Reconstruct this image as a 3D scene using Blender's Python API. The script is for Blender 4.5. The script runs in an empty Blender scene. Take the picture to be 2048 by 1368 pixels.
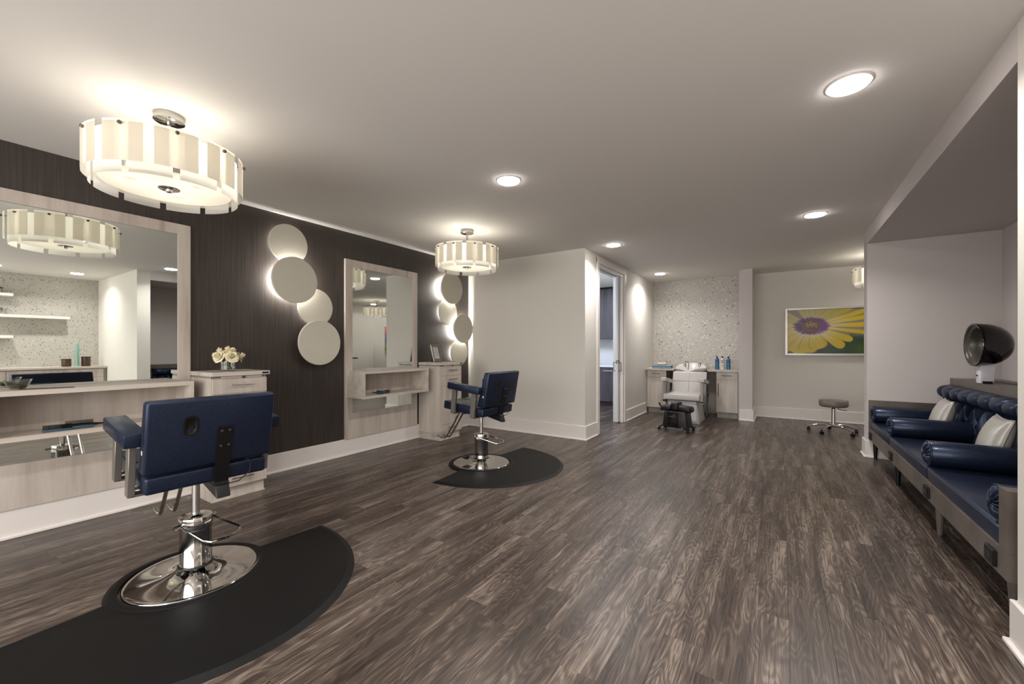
import bpy, bmesh, math, random
from mathutils import Vector, Matrix
from mathutils import noise as mnoise
PI = math.pi
random.seed(7)
S = bpy.context.scene
COL = S.collection
# ------------------------------------------------------------------ camera, world, exposure, lights
H = 2.6
cd = bpy.data.cameras.new('camera')
cam = bpy.data.objects.new('camera', cd); COL.objects.link(cam); S.camera = cam
cam.location = (4.2395, 0.0, 1.2469)
cam.rotation_euler = (PI / 2, 0, math.radians(33.1228))
cd.sensor_width = 36.0
cd.lens = 824.5978 / 2048 * 36.0
cd.shift_y = 12.1645 / 2048
cd.clip_start = 0.02
W = bpy.data.worlds.new('world'); S.world = W; W.use_nodes = True
W.node_tree.nodes['Background'].inputs[0].default_value = (1.0, 0.965, 0.93, 1)
W.node_tree.nodes['Background'].inputs[1].default_value = 5.0
vs = S.view_settings
vs.view_transform = 'Standard'; vs.look = 'None'; vs.gamma = 1.0; vs.use_curve_mapping = False
vs.exposure = 0.44
S.cycles.max_bounces = 9; S.cycles.diffuse_bounces = 5; S.cycles.glossy_bounces = 5
S.cycles.transmission_bounces = 8; S.cycles.transparent_max_bounces = 24
S.cycles.caustics_reflective = False; S.cycles.caustics_refractive = False
S.cycles.sample_clamp_indirect = 4.0
DOWN_W = 12.5       # power of each recessed lamp, added fill ones behind the camera included
DRUM_W = 4.6       # bulb power inside each drum pendant
DISC_E = 0.25       # glow of a drum's bottom diffuser
PANEL_E = 0.05      # glow of frosted panels
HALO_W = 0.85       # each LED module behind the wall discs
DOWNS = [(2.4, 2.77), (4.53, 2.716), (2.4, 5.25), (4.53, 5.17), (2.4, 7.74),
         (2.4, 0.29), (4.53, 0.29), (6.47, 1.95), (6.47, 1.0), (2.4, -1.6), (4.53, -1.6), (6.3, 8.3), (6.47, 0.0)]  # the pair behind the camera is unseen, added as fill without fittings
def area_light(name, loc, size, power, color, rot=(0, 0, 0), shape='DISK', spread=None, size_y=None):
    l = bpy.data.lights.new(name, 'AREA'); l.shape = shape; l.size = size; l.energy = power; l.color = color
    if size_y: l.size_y = size_y
    if spread: l.spread = spread
    o = bpy.data.objects.new(name, l); COL.objects.link(o); o.location = loc; o.rotation_euler = rot
    return o
for i, (x, y) in enumerate(DOWNS):
    area_light('recessed_and_fill_light', (x, y, 2.582), 0.14, DOWN_W, (1.0, 0.965, 0.945), spread=math.radians(140))
pw = area_light('fill_window_portal', (3.7, -2.41, 1.4), 6.6, 1.0, (1, 1, 1), rot=(math.radians(90), 0, 0), shape='RECTANGLE', size_y=2.1); pw.data.cycles.is_portal = True  # guides world light in through the added window
area_light('back_room_light', (1.0, 7.0, 2.58), 0.9, 60, (0.72, 0.84, 1.0), shape='SQUARE')

# ------------------------------------------------------------------ helpers
def lin(c):
    return tuple(((v / 255) / 12.92 if v / 255 <= 0.04045 else ((v / 255 + 0.055) / 1.055) ** 2.4) for v in c) + (1,)
class Mat:
    pass
def newmat(name):
    m = bpy.data.materials.new(name); m.use_nodes = True
    nt = m.node_tree; b = nt.nodes['Principled BSDF']
    return m, nt, b
def simple(name, rgb, rough=0.5, metal=0.0, coat=0.0, bump=None, spec=None, emis=None, sheen=0):
    m, nt, b = newmat(name)
    b.inputs['Base Color'].default_value = lin(rgb)
    b.inputs['Roughness'].default_value = rough
    b.inputs['Metallic'].default_value = metal
    b.inputs['Coat Weight'].default_value = coat
    if spec is not None: b.inputs['Specular IOR Level'].default_value = spec
    if sheen: b.inputs['Sheen Weight'].default_value = sheen
    if emis:
        b.inputs['Emission Color'].default_value = lin(emis[0]); b.inputs['Emission Strength'].default_value = emis[1]
    if bump:
        sc, st = bump
        t = nt.nodes.new('ShaderNodeTexCoord'); n = nt.nodes.new('ShaderNodeTexNoise'); n.inputs['Scale'].default_value = sc
        bp = nt.nodes.new('ShaderNodeBump'); bp.inputs['Strength'].default_value = st; bp.inputs['Distance'].default_value = 0.002
        nt.links.new(t.outputs['Object'], n.inputs['Vector']); nt.links.new(n.outputs['Fac'], bp.inputs['Height'])
        nt.links.new(bp.outputs['Normal'], b.inputs['Normal'])
    return m
def ramp(nt, stops):
    r = nt.nodes.new('ShaderNodeValToRGB'); e = r.color_ramp.elements
    e[0].position, e[0].color = stops[0][0], stops[0][1]
    e[1].position, e[1].color = stops[-1][0], stops[-1][1]
    for p, c in stops[1:-1]:
        k = e.new(p); k.color = c
    return r
def grain(name, dark, light, scale, rough=0.45, mid=None, detail=4, bumpst=0.05, coat=0.0, rnd=False, contrast=(0.3, 0.7)):
    """streaky laminate: noise stretched by the three scale numbers"""
    m, nt, b = newmat(name)
    t = nt.nodes.new('ShaderNodeTexCoord'); mp = nt.nodes.new('ShaderNodeMapping'); mp.inputs['Scale'].default_value = scale
    nt.links.new(t.outputs['Object'], mp.inputs['Vector'])
    n = nt.nodes.new('ShaderNodeTexNoise'); n.inputs['Scale'].default_value = 1; n.inputs['Detail'].default_value = detail
    n.inputs['Roughness'].default_value = 0.65
    nt.links.new(mp.outputs[0], n.inputs['Vector'])
    st = [(contrast[0], lin(dark)), (contrast[1], lin(light))]
    if mid: st.insert(1, ((contrast[0] + contrast[1]) / 2, lin(mid)))
    r = ramp(nt, st); nt.links.new(n.outputs['Fac'], r.inputs[0])
    nt.links.new(r.outputs[0], b.inputs['Base Color'])
    b.inputs['Roughness'].default_value = rough; b.inputs['Coat Weight'].default_value = coat
    if bumpst:
        bp = nt.nodes.new('ShaderNodeBump'); bp.inputs['Strength'].default_value = bumpst; bp.inputs['Distance'].default_value = 0.002
        nt.links.new(n.outputs['Fac'], bp.inputs['Height']); nt.links.new(bp.outputs['Normal'], b.inputs['Normal'])
    return m

M = {}
M['wall'] = simple('wall_paint', (212, 208, 200), 0.72, bump=(260, 0.05))
M['wall_g'] = simple('wall_paint_grey', (200, 193, 190), 0.72, bump=(260, 0.05))
M['ceil'] = simple('ceiling_paint', (226, 222, 217), 0.85, bump=(300, 0.05))
M['trim'] = simple('trim_white', (222, 216, 211), 0.38)
M['door'] = simple('door_white', (214, 214, 216), 0.35)
M['dark'] = grain('dark_panel_laminate', (38, 33, 30), (66, 58, 53), (70, 70, 1.6), 0.42, detail=6, bumpst=0.04)
# fine second streak set on the dark panel
nt = M['dark'].node_tree; bn = nt.nodes['Principled BSDF']
M['light'] = grain('pale_laminate', (160, 148, 138), (198, 189, 179), (9, 9, 0.8), 0.4, mid=(182, 172, 162), detail=7, bumpst=0.02, contrast=(0.28, 0.66))
M['lighth'] = grain('pale_laminate_across', (164, 153, 143), (200, 191, 181), (9, 0.8, 9), 0.4, mid=(186, 176, 166), detail=7, bumpst=0.02, contrast=(0.28, 0.66))
M['greyh'] = grain('backbar_laminate', (128, 120, 114), (166, 158, 151), (10, 10, 0.9), 0.42, detail=6, bumpst=0.02)
M['benchw'] = grain('grey_stained_wood', (74, 67, 61), (108, 99, 91), (3, 3, 3), 0.38, detail=6, bumpst=0.02)
M['darkcab'] = grain('charcoal_laminate', (62, 56, 62), (94, 88, 96), (16, 16, 0.9), 0.4, detail=6)
M['chrome'] = simple('chrome', (205, 203, 200), 0.06, 1.0)
M['steel'] = simple('brushed_steel', (120, 112, 106), 0.34, 1.0)
M['steelpaint'] = simple('satin_grey_metal', (124, 119, 113), 0.4, 0.6)
M['mirror'] = simple('mirror_glass', (222, 226, 222), 0.0, 1.0)
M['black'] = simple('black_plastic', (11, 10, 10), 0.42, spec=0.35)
M['blackg'] = simple('black_gloss', (9, 8, 8), 0.1, coat=0.2)
M['smoke'] = simple('smoky_hood_inner', (70, 64, 58), 0.35)
M['rubber'] = simple('black_mat_rubber', (12, 11, 11), 0.55, bump=(180, 0.15), spec=0.2)
M['ceramic'] = simple('white_ceramic', (204, 201, 196), 0.12, coat=0.4)
M['wvinyl'] = simple('white_vinyl', (182, 178, 175), 0.38, bump=(40, 0.08))
M['gvinyl'] = simple('grey_vinyl', (112, 106, 99), 0.42, bump=(40, 0.08))
M['white'] = simple('white_plastic', (218, 214, 220), 0.35)
M['grey'] = simple('grey_shell', (122, 116, 110), 0.4)
M['shelfw'] = simple('white_shelf', (225, 222, 218), 0.4)
M['disc'] = simple('linen_disc', (198, 193, 178), 0.7, bump=(500, 0.25))
M['pillow'] = simple('silver_satin', (176, 172, 164), 0.36, 0.25, bump=(30, 0.12))
M['towel'] = simple('blue_towel', (116, 138, 152), 0.9, bump=(300, 0.5))
M['towelw'] = simple('cream_towel', (205, 196, 184), 0.9, bump=(300, 0.5))
M['petal'] = simple('cream_petal', (236, 228, 196), 0.6)
M['leaf'] = simple('leaf_green', (74, 96, 44), 0.5)
M['moss'] = simple('moss_green', (62, 66, 36), 0.8, bump=(80, 1))
M['bblue'] = simple('bottle_blue', (44, 100, 140), 0.25)
M['bwhite'] = simple('bottle_white', (214, 206, 198), 0.3)
M['brown'] = simple('brown_jar', (70, 46, 34), 0.3)
M['teal'] = simple('teal_plastic', (34, 76, 96), 0.3)
M['mint'] = simple('mint_plastic', (112, 146, 134), 0.3)
M['pframe'] = simple('silver_frame', (196, 192, 188), 0.32, 0.35)
M['paper'] = simple('print_paper', (206, 202, 196), 0.6)
M['pewter'] = simple('pewter_frame', (128, 124, 116), 0.35, 0.7)
M['lampemit'] = simple('lamp_lens', (255, 250, 244), 0.5, emis=((255, 248, 243), 34.0))
M['silverp'] = simple('silver_bucket', (170, 168, 164), 0.25, 0.9)
# navy vinyl with a slight metallic weave
m, nt, b = newmat('navy_vinyl'); M['navy'] = m
t = nt.nodes.new('ShaderNodeTexCoord'); n1 = nt.nodes.new('ShaderNodeTexNoise'); n1.inputs['Scale'].default_value = 300
n1.inputs['Detail'].default_value = 2
r = ramp(nt, [(0.35, lin((17, 22, 36))), (0.65, lin((35, 43, 63)))])
nt.links.new(t.outputs['Object'], n1.inputs['Vector']); nt.links.new(n1.outputs['Fac'], r.inputs[0]); nt.links.new(r.outputs[0], b.inputs['Base Color'])
b.inputs['Metallic'].default_value = 0.25; b.inputs['Roughness'].default_value = 0.34; b.inputs['Coat Weight'].default_value = 0.1
b.inputs['Specular Tint'].default_value = (0.6, 0.74, 1.0, 1)
bp = nt.nodes.new('ShaderNodeBump'); bp.inputs['Strength'].default_value = 0.12; bp.inputs['Distance'].default_value = 0.001
nt.links.new(n1.outputs['Fac'], bp.inputs['Height']); nt.links.new(bp.outputs['Normal'], b.inputs['Normal'])
# clear glass
def glassmat(name, tint, rough=0.0, mix=0.85):
    m = bpy.data.materials.new(name); m.use_nodes = True; nt = m.node_tree
    for n in list(nt.nodes):
        if n.type == 'BSDF_PRINCIPLED': nt.nodes.remove(n)
    out = nt.nodes['Material Output']
    tr = nt.nodes.new('ShaderNodeBsdfTransparent'); tr.inputs[0].default_value = tint
    gl = nt.nodes.new('ShaderNodeBsdfGlossy'); gl.inputs['Roughness'].default_value = rough
    lw = nt.nodes.new('ShaderNodeLayerWeight'); lw.inputs[0].default_value = 0.5
    fr = nt.nodes.new('ShaderNodeMath'); fr.operation = 'POWER'; fr.inputs[1].default_value = 4.0; nt.links.new(lw.outputs['Facing'], fr.inputs[0])
    ad = nt.nodes.new('ShaderNodeMath'); ad.operation = 'ADD'; ad.inputs[1].default_value = max(0.04, 1 - mix - 0.04); ad.use_clamp = True
    mx = nt.nodes.new('ShaderNodeMixShader')
    nt.links.new(fr.outputs[0], ad.inputs[0]); nt.links.new(ad.outputs[0], mx.inputs[0])
    nt.links.new(tr.outputs[0], mx.inputs[1]); nt.links.new(gl.outputs[0], mx.inputs[2]); nt.links.new(mx.outputs[0], out.inputs[0])
    return m
M['glass'] = glassmat('clear_glass', (0.97, 0.98, 0.97, 1), 0.02, 0.92)
M['acryl'] = glassmat('acrylic', (0.93, 0.94, 0.91, 1), 0.2, 0.8)
# frosted lamp glass: translucent sheet
def frosted(name, col, emis, tw=0.62):
    m = bpy.data.materials.new(name); m.use_nodes = True; nt = m.node_tree
    for n in list(nt.nodes):
        if n.type == 'BSDF_PRINCIPLED': nt.nodes.remove(n)
    out = nt.nodes['Material Output']
    tl = nt.nodes.new('ShaderNodeBsdfTranslucent'); tl.inputs[0].default_value = col
    df = nt.nodes.new('ShaderNodeBsdfDiffuse'); df.inputs[0].default_value = (col[0] * .5, col[1] * .5, col[2] * .5, 1)
    em = nt.nodes.new('ShaderNodeEmission'); em.inputs[0].default_value = col; em.inputs[1].default_value = emis
    mx = nt.nodes.new('ShaderNodeMixShader'); mx.inputs[0].default_value = 1 - tw
    ad = nt.nodes.new('ShaderNodeAddShader')
    nt.links.new(tl.outputs[0], mx.inputs[1]); nt.links.new(df.outputs[0], mx.inputs[2])
    nt.links.new(mx.outputs[0], ad.inputs[0]); nt.links.new(em.outputs[0], ad.inputs[1]); nt.links.new(ad.outputs[0], out.inputs[0])
    return m
M['frost'] = frosted('frosted_panel', (0.93, 0.87, 0.76, 1), PANEL_E, 0.5)
M['frostin'] = frosted('frosted_inner_panel', (0.96, 0.93, 0.86, 1), PANEL_E, 0.6)
M['diff'] = frosted('bottom_diffuser', (0.95, 0.88, 0.76, 1), DISC_E, 0.35)
M['bulb'] = simple('bulb_glass', (255, 246, 232), 0.5, emis=((255, 244, 224), 3.0))
M['led'] = simple('led_strip', (255, 250, 240), 0.5, emis=((255, 247, 232), 1.5))
# terrazzo mural: pale matrix with round chips of several sizes
m, nt, b = newmat('terrazzo'); M['terrazzo'] = m
t = nt.nodes.new('ShaderNodeTexCoord')
def chips(scale, thr, rndthr_lo, rndthr_hi, off):
    mp = nt.nodes.new('ShaderNodeMapping'); mp.inputs['Location'].default_value = (off, off * 1.7, off * 0.6)
    v = nt.nodes.new('ShaderNodeTexVoronoi'); v.inputs['Scale'].default_value = scale; v.inputs['Randomness'].default_value = 1
    nt.links.new(t.outputs['Object'], mp.inputs[0]); nt.links.new(mp.outputs[0], v.inputs['Vector'])
    lt = nt.nodes.new('ShaderNodeMath'); lt.operation = 'LESS_THAN'; lt.inputs[1].default_value = thr
    nt.links.new(v.outputs['Distance'], lt.inputs[0])
    sp = nt.nodes.new('ShaderNodeSeparateColor'); nt.links.new(v.outputs['Color'], sp.inputs[0])
    g = nt.nodes.new('ShaderNodeMath'); g.operation = 'GREATER_THAN'; g.inputs[1].default_value = rndthr_lo
    nt.links.new(sp.outputs[0], g.inputs[0])
    g2 = nt.nodes.new('ShaderNodeMath'); g2.operation = 'LESS_THAN'; g2.inputs[1].default_value = rndthr_hi
    nt.links.new(sp.outputs[0], g2.inputs[0])
    a = nt.nodes.new('ShaderNodeMath'); a.operation = 'MULTIPLY'; nt.links.new(lt.outputs[0], a.inputs[0]); nt.links.new(g.outputs[0], a.inputs[1])
    a2 = nt.nodes.new('ShaderNodeMath'); a2.operation = 'MULTIPLY'; nt.links.new(a.outputs[0], a2.inputs[0]); nt.links.new(g2.outputs[0], a2.inputs[1])
    return a2.outputs[0], sp.outputs[1]
nz = nt.nodes.new('ShaderNodeTexNoise'); nz.inputs['Scale'].default_value = 140; nz.inputs['Detail'].default_value = 3
nt.links.new(t.outputs['Object'], nz.inputs['Vector'])
base = ramp(nt, [(0.3, lin((150, 146, 138))), (0.7, lin((196, 192, 184)))]); nt.links.new(nz.outputs['Fac'], base.inputs[0])
cur = base.outputs[0]
for (sc, th, lo, hi, off, c1, c2) in [(52, .42, .45, 2, 0, (205, 202, 194), (170, 164, 152)), (27, .34, .8, 2, 3, (214, 210, 202), (162, 156, 146)),
                                      (40, .30, .0, .12, 9, (84, 80, 76), (122, 118, 112)), (21, .24, .0, .12, 21, (96, 92, 88), (64, 61, 58))]:
    f, rn = chips(sc, th, lo, hi, off)
    cr = ramp(nt, [(0.2, lin(c1)), (0.8, lin(c2))]); nt.links.new(rn, cr.inputs[0])
    mx = nt.nodes.new('ShaderNodeMix'); mx.data_type = 'RGBA'
    nt.links.new(f, mx.inputs[0]); nt.links.new(cur, mx.inputs[6]); nt.links.new(cr.outputs[0], mx.inputs[7]); cur = mx.outputs[2]
nt.links.new(cur, b.inputs['Base Color']); b.inputs['Roughness'].default_value = 0.35
# floor plank
m, nt, b = newmat('plank'); M['plank'] = m
t = nt.nodes.new('ShaderNodeTexCoord'); oi = nt.nodes.new('ShaderNodeObjectInfo')
sc = nt.nodes.new('ShaderNodeVectorMath'); sc.operation = 'SCALE'; sc.inputs[0].default_value = (13.0, 37.0, 5.0)
nt.links.new(oi.outputs['Random'], sc.inputs['Scale'])
ad = nt.nodes.new('ShaderNodeVectorMath'); ad.operation = 'ADD'
nt.links.new(t.outputs['Object'], ad.inputs[0]); nt.links.new(sc.outputs[0], ad.inputs[1])
# slow warp so the grain curves into cathedrals
wn = nt.nodes.new('ShaderNodeTexNoise'); wn.inputs['Scale'].default_value = 1.0; wn.inputs['Detail'].default_value = 2
mpw = nt.nodes.new('ShaderNodeMapping'); mpw.inputs['Scale'].default_value = (8, 1.5, 1)
nt.links.new(ad.outputs[0], mpw.inputs[0]); nt.links.new(mpw.outputs[0], wn.inputs['Vector'])
rings = nt.nodes.new('ShaderNodeMath'); rings.operation = 'MULTIPLY'; rings.inputs[1].default_value = 120
nt.links.new(wn.outputs['Fac'], rings.inputs[0])
sn = nt.nodes.new('ShaderNodeMath'); sn.operation = 'SINE'; nt.links.new(rings.outputs[0], sn.inputs[0])
fine = nt.nodes.new('ShaderNodeTexNoise'); fine.inputs['Scale'].default_value = 1; fine.inputs['Detail'].default_value = 6; fine.inputs['Roughness'].default_value = 0.7
mpf = nt.nodes.new('ShaderNodeMapping'); mpf.inputs['Scale'].default_value = (430, 7, 1)
nt.links.new(ad.outputs[0], mpf.inputs[0]); nt.links.new(mpf.outputs[0], fine.inputs['Vector'])
broad = nt.nodes.new('ShaderNodeTexNoise'); broad.inputs['Scale'].default_value = 1; broad.inputs['Detail'].default_value = 3
mpb = nt.nodes.new('ShaderNodeMapping'); mpb.inputs['Scale'].default_value = (13, 1.3, 1)
nt.links.new(ad.outputs[0], mpb.inputs[0]); nt.links.new(mpb.outputs[0], broad.inputs['Vector'])
def mad(a, k, c):
    n = nt.nodes.new('ShaderNodeMath'); n.operation = 'MULTIPLY_ADD'; nt.links.new(a, n.inputs[0]); n.inputs[1].default_value = k
    if isinstance(c, float): n.inputs[2].default_value = c
    else: nt.links.new(c, n.inputs[2])
    return n.outputs[0]
v1 = mad(sn.outputs[0], 0.05, 0.02)
f2 = nt.nodes.new('ShaderNodeTexNoise'); f2.inputs['Scale'].default_value = 1; f2.inputs['Detail'].default_value = 4
mp2 = nt.nodes.new('ShaderNodeMapping'); mp2.inputs['Scale'].default_value = (120, 3.0, 1)
nt.links.new(ad.outputs[0], mp2.inputs[0]); nt.links.new(mp2.outputs[0], f2.inputs['Vector'])
v1b = mad(f2.outputs['Fac'], 0.42, v1)
v2 = mad(fine.outputs['Fac'], 0.50, v1b)
v3 = mad(broad.outputs['Fac'], 0.55, v2)
v4 = mad(oi.outputs['Random'], 0.05, v3)
r = ramp(nt, [(0.56, lin((30, 24, 21))), (0.73, lin((58, 48, 42))), (0.85, lin((84, 73, 65))), (0.95, lin((124, 111, 101)))])
nt.links.new(v4, r.inputs[0]); nt.links.new(r.outputs[0], b.inputs['Base Color'])
rr = nt.nodes.new('ShaderNodeMapRange'); rr.inputs[1].default_value = 0.6; rr.inputs[2].default_value = 1.1; rr.inputs[3].default_value = 0.36; rr.inputs[4].default_value = 0.24
nt.links.new(v4, rr.inputs[0]); nt.links.new(rr.outputs[0], b.inputs['Roughness'])
b.inputs['Specular IOR Level'].default_value = 0.5
bp = nt.nodes.new('ShaderNodeBump'); bp.inputs['Strength'].default_value = 0.25; bp.inputs['Distance'].default_value = 0.0012
nt.links.new(fine.outputs['Fac'], bp.inputs['Height']); nt.links.new(bp.outputs['Normal'], b.inputs['Normal'])
def vcolmat(name, rough=0.35):
    m, nt, b = newmat(name)
    a = nt.nodes.new('ShaderNodeVertexColor'); a.layer_name = 'print'
    nt.links.new(a.outputs[0], b.inputs['Base Color']); b.inputs['Roughness'].default_value = rough
    return m
M['print'] = vcolmat('printed_picture')

# ---- mesh helpers
def nb(): return bmesh.new()
def bx(bm, x0, x1, y0, y1, z0, z1):
    vs_ = [bm.verts.new(p) for p in ((x0, y0, z0), (x1, y0, z0), (x1, y1, z0), (x0, y1, z0), (x0, y0, z1), (x1, y0, z1), (x1, y1, z1), (x0, y1, z1))]
    for f in ((3, 2, 1, 0), (4, 5, 6, 7), (0, 1, 5, 4), (1, 2, 6, 5), (2, 3, 7, 6), (3, 0, 4, 7)):
        bm.faces.new([vs_[i] for i in f])
    return vs_
def hexa(bm, p):
    """eight corners: four bottom ccw then four top"""
    vs_ = [bm.verts.new(q) for q in p]
    for f in ((3, 2, 1, 0), (4, 5, 6, 7), (0, 1, 5, 4), (1, 2, 6, 5), (2, 3, 7, 6), (3, 0, 4, 7)):
        bm.faces.new([vs_[i] for i in f])
    return vs_
def bevel(bm, w, seg=2):
    bmesh.ops.bevel(bm, geom=list(bm.edges), offset=w, segments=seg, profile=0.5, affect='EDGES', clamp_overlap=True)
def rbox(bm0, x0, x1, y0, y1, z0, z1, w, seg=2):
    b2 = nb(); bx(b2, x0, x1, y0, y1, z0, z1); bevel(b2, w, seg); merge(bm0, b2)
def merge(a, b2, mat=None):
    me = bpy.data.meshes.new('tmp'); b2.to_mesh(me); b2.free()
    if mat is not None: me.transform(mat)
    a.from_mesh(me); bpy.data.meshes.remove(me)
def lathe(bm, prof, n=32, center=(0, 0, 0), axis='z', close=False, a0=0.0, a1=2 * PI):
    full = abs(a1 - a0 - 2 * PI) < 1e-6
    k = n if full else n + 1
    rings = []
    for (r_, z) in prof:
        ring = []
        if r_ < 1e-6:
            ring = [None]
            p = (0, 0, z)
            ring[0] = bm.verts.new(orient(p, axis, center)); rings.append(ring); continue
        for i in range(k):
            a = a0 + (a1 - a0) * i / n
            ring.append(bm.verts.new(orient((r_ * math.cos(a), r_ * math.sin(a), z), axis, center)))
        rings.append(ring)
    for A, B in zip(rings, rings[1:]):
        for i in range(n):
            j = (i + 1) % k if full else i + 1
            if len(A) == 1 and len(B) == 1: continue
            if len(A) == 1: bm.faces.new((A[0], B[i], B[j]))
            elif len(B) == 1: bm.faces.new((A[i], A[j], B[0]))
            else: bm.faces.new((A[i], A[j], B[j], B[i]))
def orient(p, axis, c):
    x, y, z = p
    if axis == 'x': x, y, z = z, x, y
    elif axis == 'y': x, y, z = y, z, x
    return (x + c[0], y + c[1], z + c[2])
def tube(bm, pts, r_, n=10, caps=True, closed=False):
    P = [Vector(p) for p in pts]; rings = []
    rr_ = r_ if isinstance(r_, (list, tuple)) else [r_] * len(P)
    up = None
    for i, p in enumerate(P):
        a = P[i - 1] if (i > 0 or closed) else p
        c = P[(i + 1) % len(P)] if (i < len(P) - 1 or closed) else p
        d1 = (p - a); d2 = (c - p)
        d = (d1.normalized() if d1.length > 1e-9 else Vector()) + (d2.normalized() if d2.length > 1e-9 else Vector())
        if d.length < 1e-9: d = d2
        d.normalize()
        if up is None:
            up = Vector((0, 0, 1)) if abs(d.z) < 0.9 else Vector((1, 0, 0))
        s = d.cross(up); s.normalize(); u = s.cross(d); u.normalize(); up = u
        rings.append([bm.verts.new(p + (s * math.cos(2 * PI * k / n) + u * math.sin(2 * PI * k / n)) * rr_[i]) for k in range(n)])
    prs = list(zip(rings, rings[1:]))
    if closed: prs.append((rings[-1], rings[0]))
    for A, B in prs:
        for k in range(n):
            bm.faces.new((A[k], A[(k + 1) % n], B[(k + 1) % n], B[k]))
    if caps and not closed:
        bm.faces.new(rings[0][::-1]); bm.faces.new(rings[-1])
def prism(bm, poly, z0, z1):
    a = [bm.verts.new((x, y, z0)) for x, y in poly]; c = [bm.verts.new((x, y, z1)) for x, y in poly]
    n = len(poly); bm.faces.new(a[::-1]); bm.faces.new(c)
    for i in range(n): bm.faces.new((a[i], a[(i + 1) % n], c[(i + 1) % n], c[i]))
def obj(name, bm, mat, parent=None, smooth=False, loc=None, rot=None, angle=None):
    bmesh.ops.recalc_face_normals(bm, faces=bm.faces)
    me = bpy.data.meshes.new(name); bm.to_mesh(me); bm.free()
    me.materials.append(M[mat] if isinstance(mat, str) else mat)
    o = bpy.data.objects.new(name, me); COL.objects.link(o)
    if smooth:
        me.polygons.foreach_set('use_smooth', [True] * len(me.polygons))
        try: me.set_sharp_from_angle(angle=math.radians(angle or 40))
        except Exception: pass
    if parent: o.parent = parent
    if loc: o.location = loc
    if rot: o.rotation_euler = rot
    return o
def tag(o, label, cat, group=None):
    o['label'] = label; o['category'] = cat
    if group: o['group'] = group
    return o
def thing(name, label, cat, loc=(0, 0, 0), rz=0.0, group=None):
    o = bpy.data.objects.new(name, None); COL.objects.link(o); o.location = loc; o.rotation_euler = (0, 0, rz)
    return tag(o, label, cat, group)
def struct(name, bm, mat, parent=None, smooth=False):
    o = obj(name, bm, mat, parent, smooth)
    if parent is None: o['kind'] = 'structure'
    return o
def sbox(name, mat, *b, parent=None):
    bm = nb()
    for q in b: bx(bm, *q)
    return struct(name, bm, mat, parent)
def dup(root, loc, rz, label=None, group=None):
    def cp(o, par):
        c = o.copy(); COL.objects.link(c); c.parent = par
        for ch in [q for q in list(COL.objects) if q.parent == o]: cp(ch, c)
        return c
    r_ = cp(root, None); r_.location = loc; r_.rotation_euler = (0, 0, rz)
    if label: r_['label'] = label
    if group: r_['group'] = group
    return r_

# ------------------------------------------------------------------ structure
X1, Y1 = 2.0217, 5.206
XR = 5.065; YN0, YN1 = 2.589, 6.18; XNB = 6.105; YE = 6.387; YF = 8.765; XP = 6.9; XT = 7.35; YB = -2.4; ZS = 2.441
sbox('wall_left', 'wall', (-0.12, -0.004, YB, 9.2, 0, H))
sbox('wall_left_panel', 'dark', (-0.004, 0.0, YB, Y1, 0.0, H))
sbox('wall_middle', 'wall', (0, X1, Y1, Y1 + 0.13, 0, H))
sbox('wall_passage', 'wall', (X1 - 0.15, X1, Y1 + 0.13, 5.70, 0, H), (X1 - 0.15, X1, 6.85, YF, 0, H), (X1 - 0.15, X1, 5.70, 6.85, 2.47, H))
sbox('wall_far', 'wall', (X1 - 0.15, XP + .1, YF, YF + 0.1, 0, H))
sbox('wall_column', 'wall_g', (3.632, 3.830, 8.11, YF, 0, H))
sbox('wall_mural', 'terrazzo', (X1, 3.632, YF - 0.006, YF, 0.86, H))
sbox('wall_pedicure', 'wall', (XP, XP + .1, YE, YF, 0, H))
sbox('wall_niche_far', 'wall_g', (XR, XP, YN1, YE, 0, H))
sbox('wall_niche_back', 'wall_g', (XNB, XNB + .1, YN0, YN1, 0, H))
sbox('wall_niche_header', 'wall_g', (XR, XNB, YN0, YN1, ZS, H))
sbox('wall_right', 'wall', (XR, XT, 2.41, YN0, 0, H))
sbox('wall_shelf_bay', 'terrazzo', (XT, XT + .1, YB, 2.41, 0, H))
sbox('wall_behind', 'wall', (0, XT, YB - .1, YB, 0, .3), (0, XT, YB - .1, YB, 2.5, H), (0, .3, YB - .1, YB, .3, 2.5), (XT - .3, XT, YB - .1, YB, .3, 2.5))
sbox('fill_window_1', 'trim', *[(x - .03, x + .03, YB - .08, YB - .02, .3, 2.5) for x in (.33, 2.0, 3.67, 5.35, 7.02)], (.3, 7.05, YB - .08, YB - .02, .3, .36), (.3, 7.05, YB - .08, YB - .02, 2.44, 2.5))  # unseen window, added behind the camera to brighten the ceiling
sbox('wall_back_room', 'door', (-0.1, X1 - 0.15, 9.15, 9.25, 0, H), (X1 - .17, X1 - .15, YF, 9.2, 0, H))
ceil = sbox('ceiling', 'ceil', (-0.12, XT + .1, YB - .1, 9.25, H, H + 0.1))
floor = sbox('floor', 'benchw', (-0.12, XT + .1, YB - .1, 9.25, -0.05, -0.012))
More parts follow.
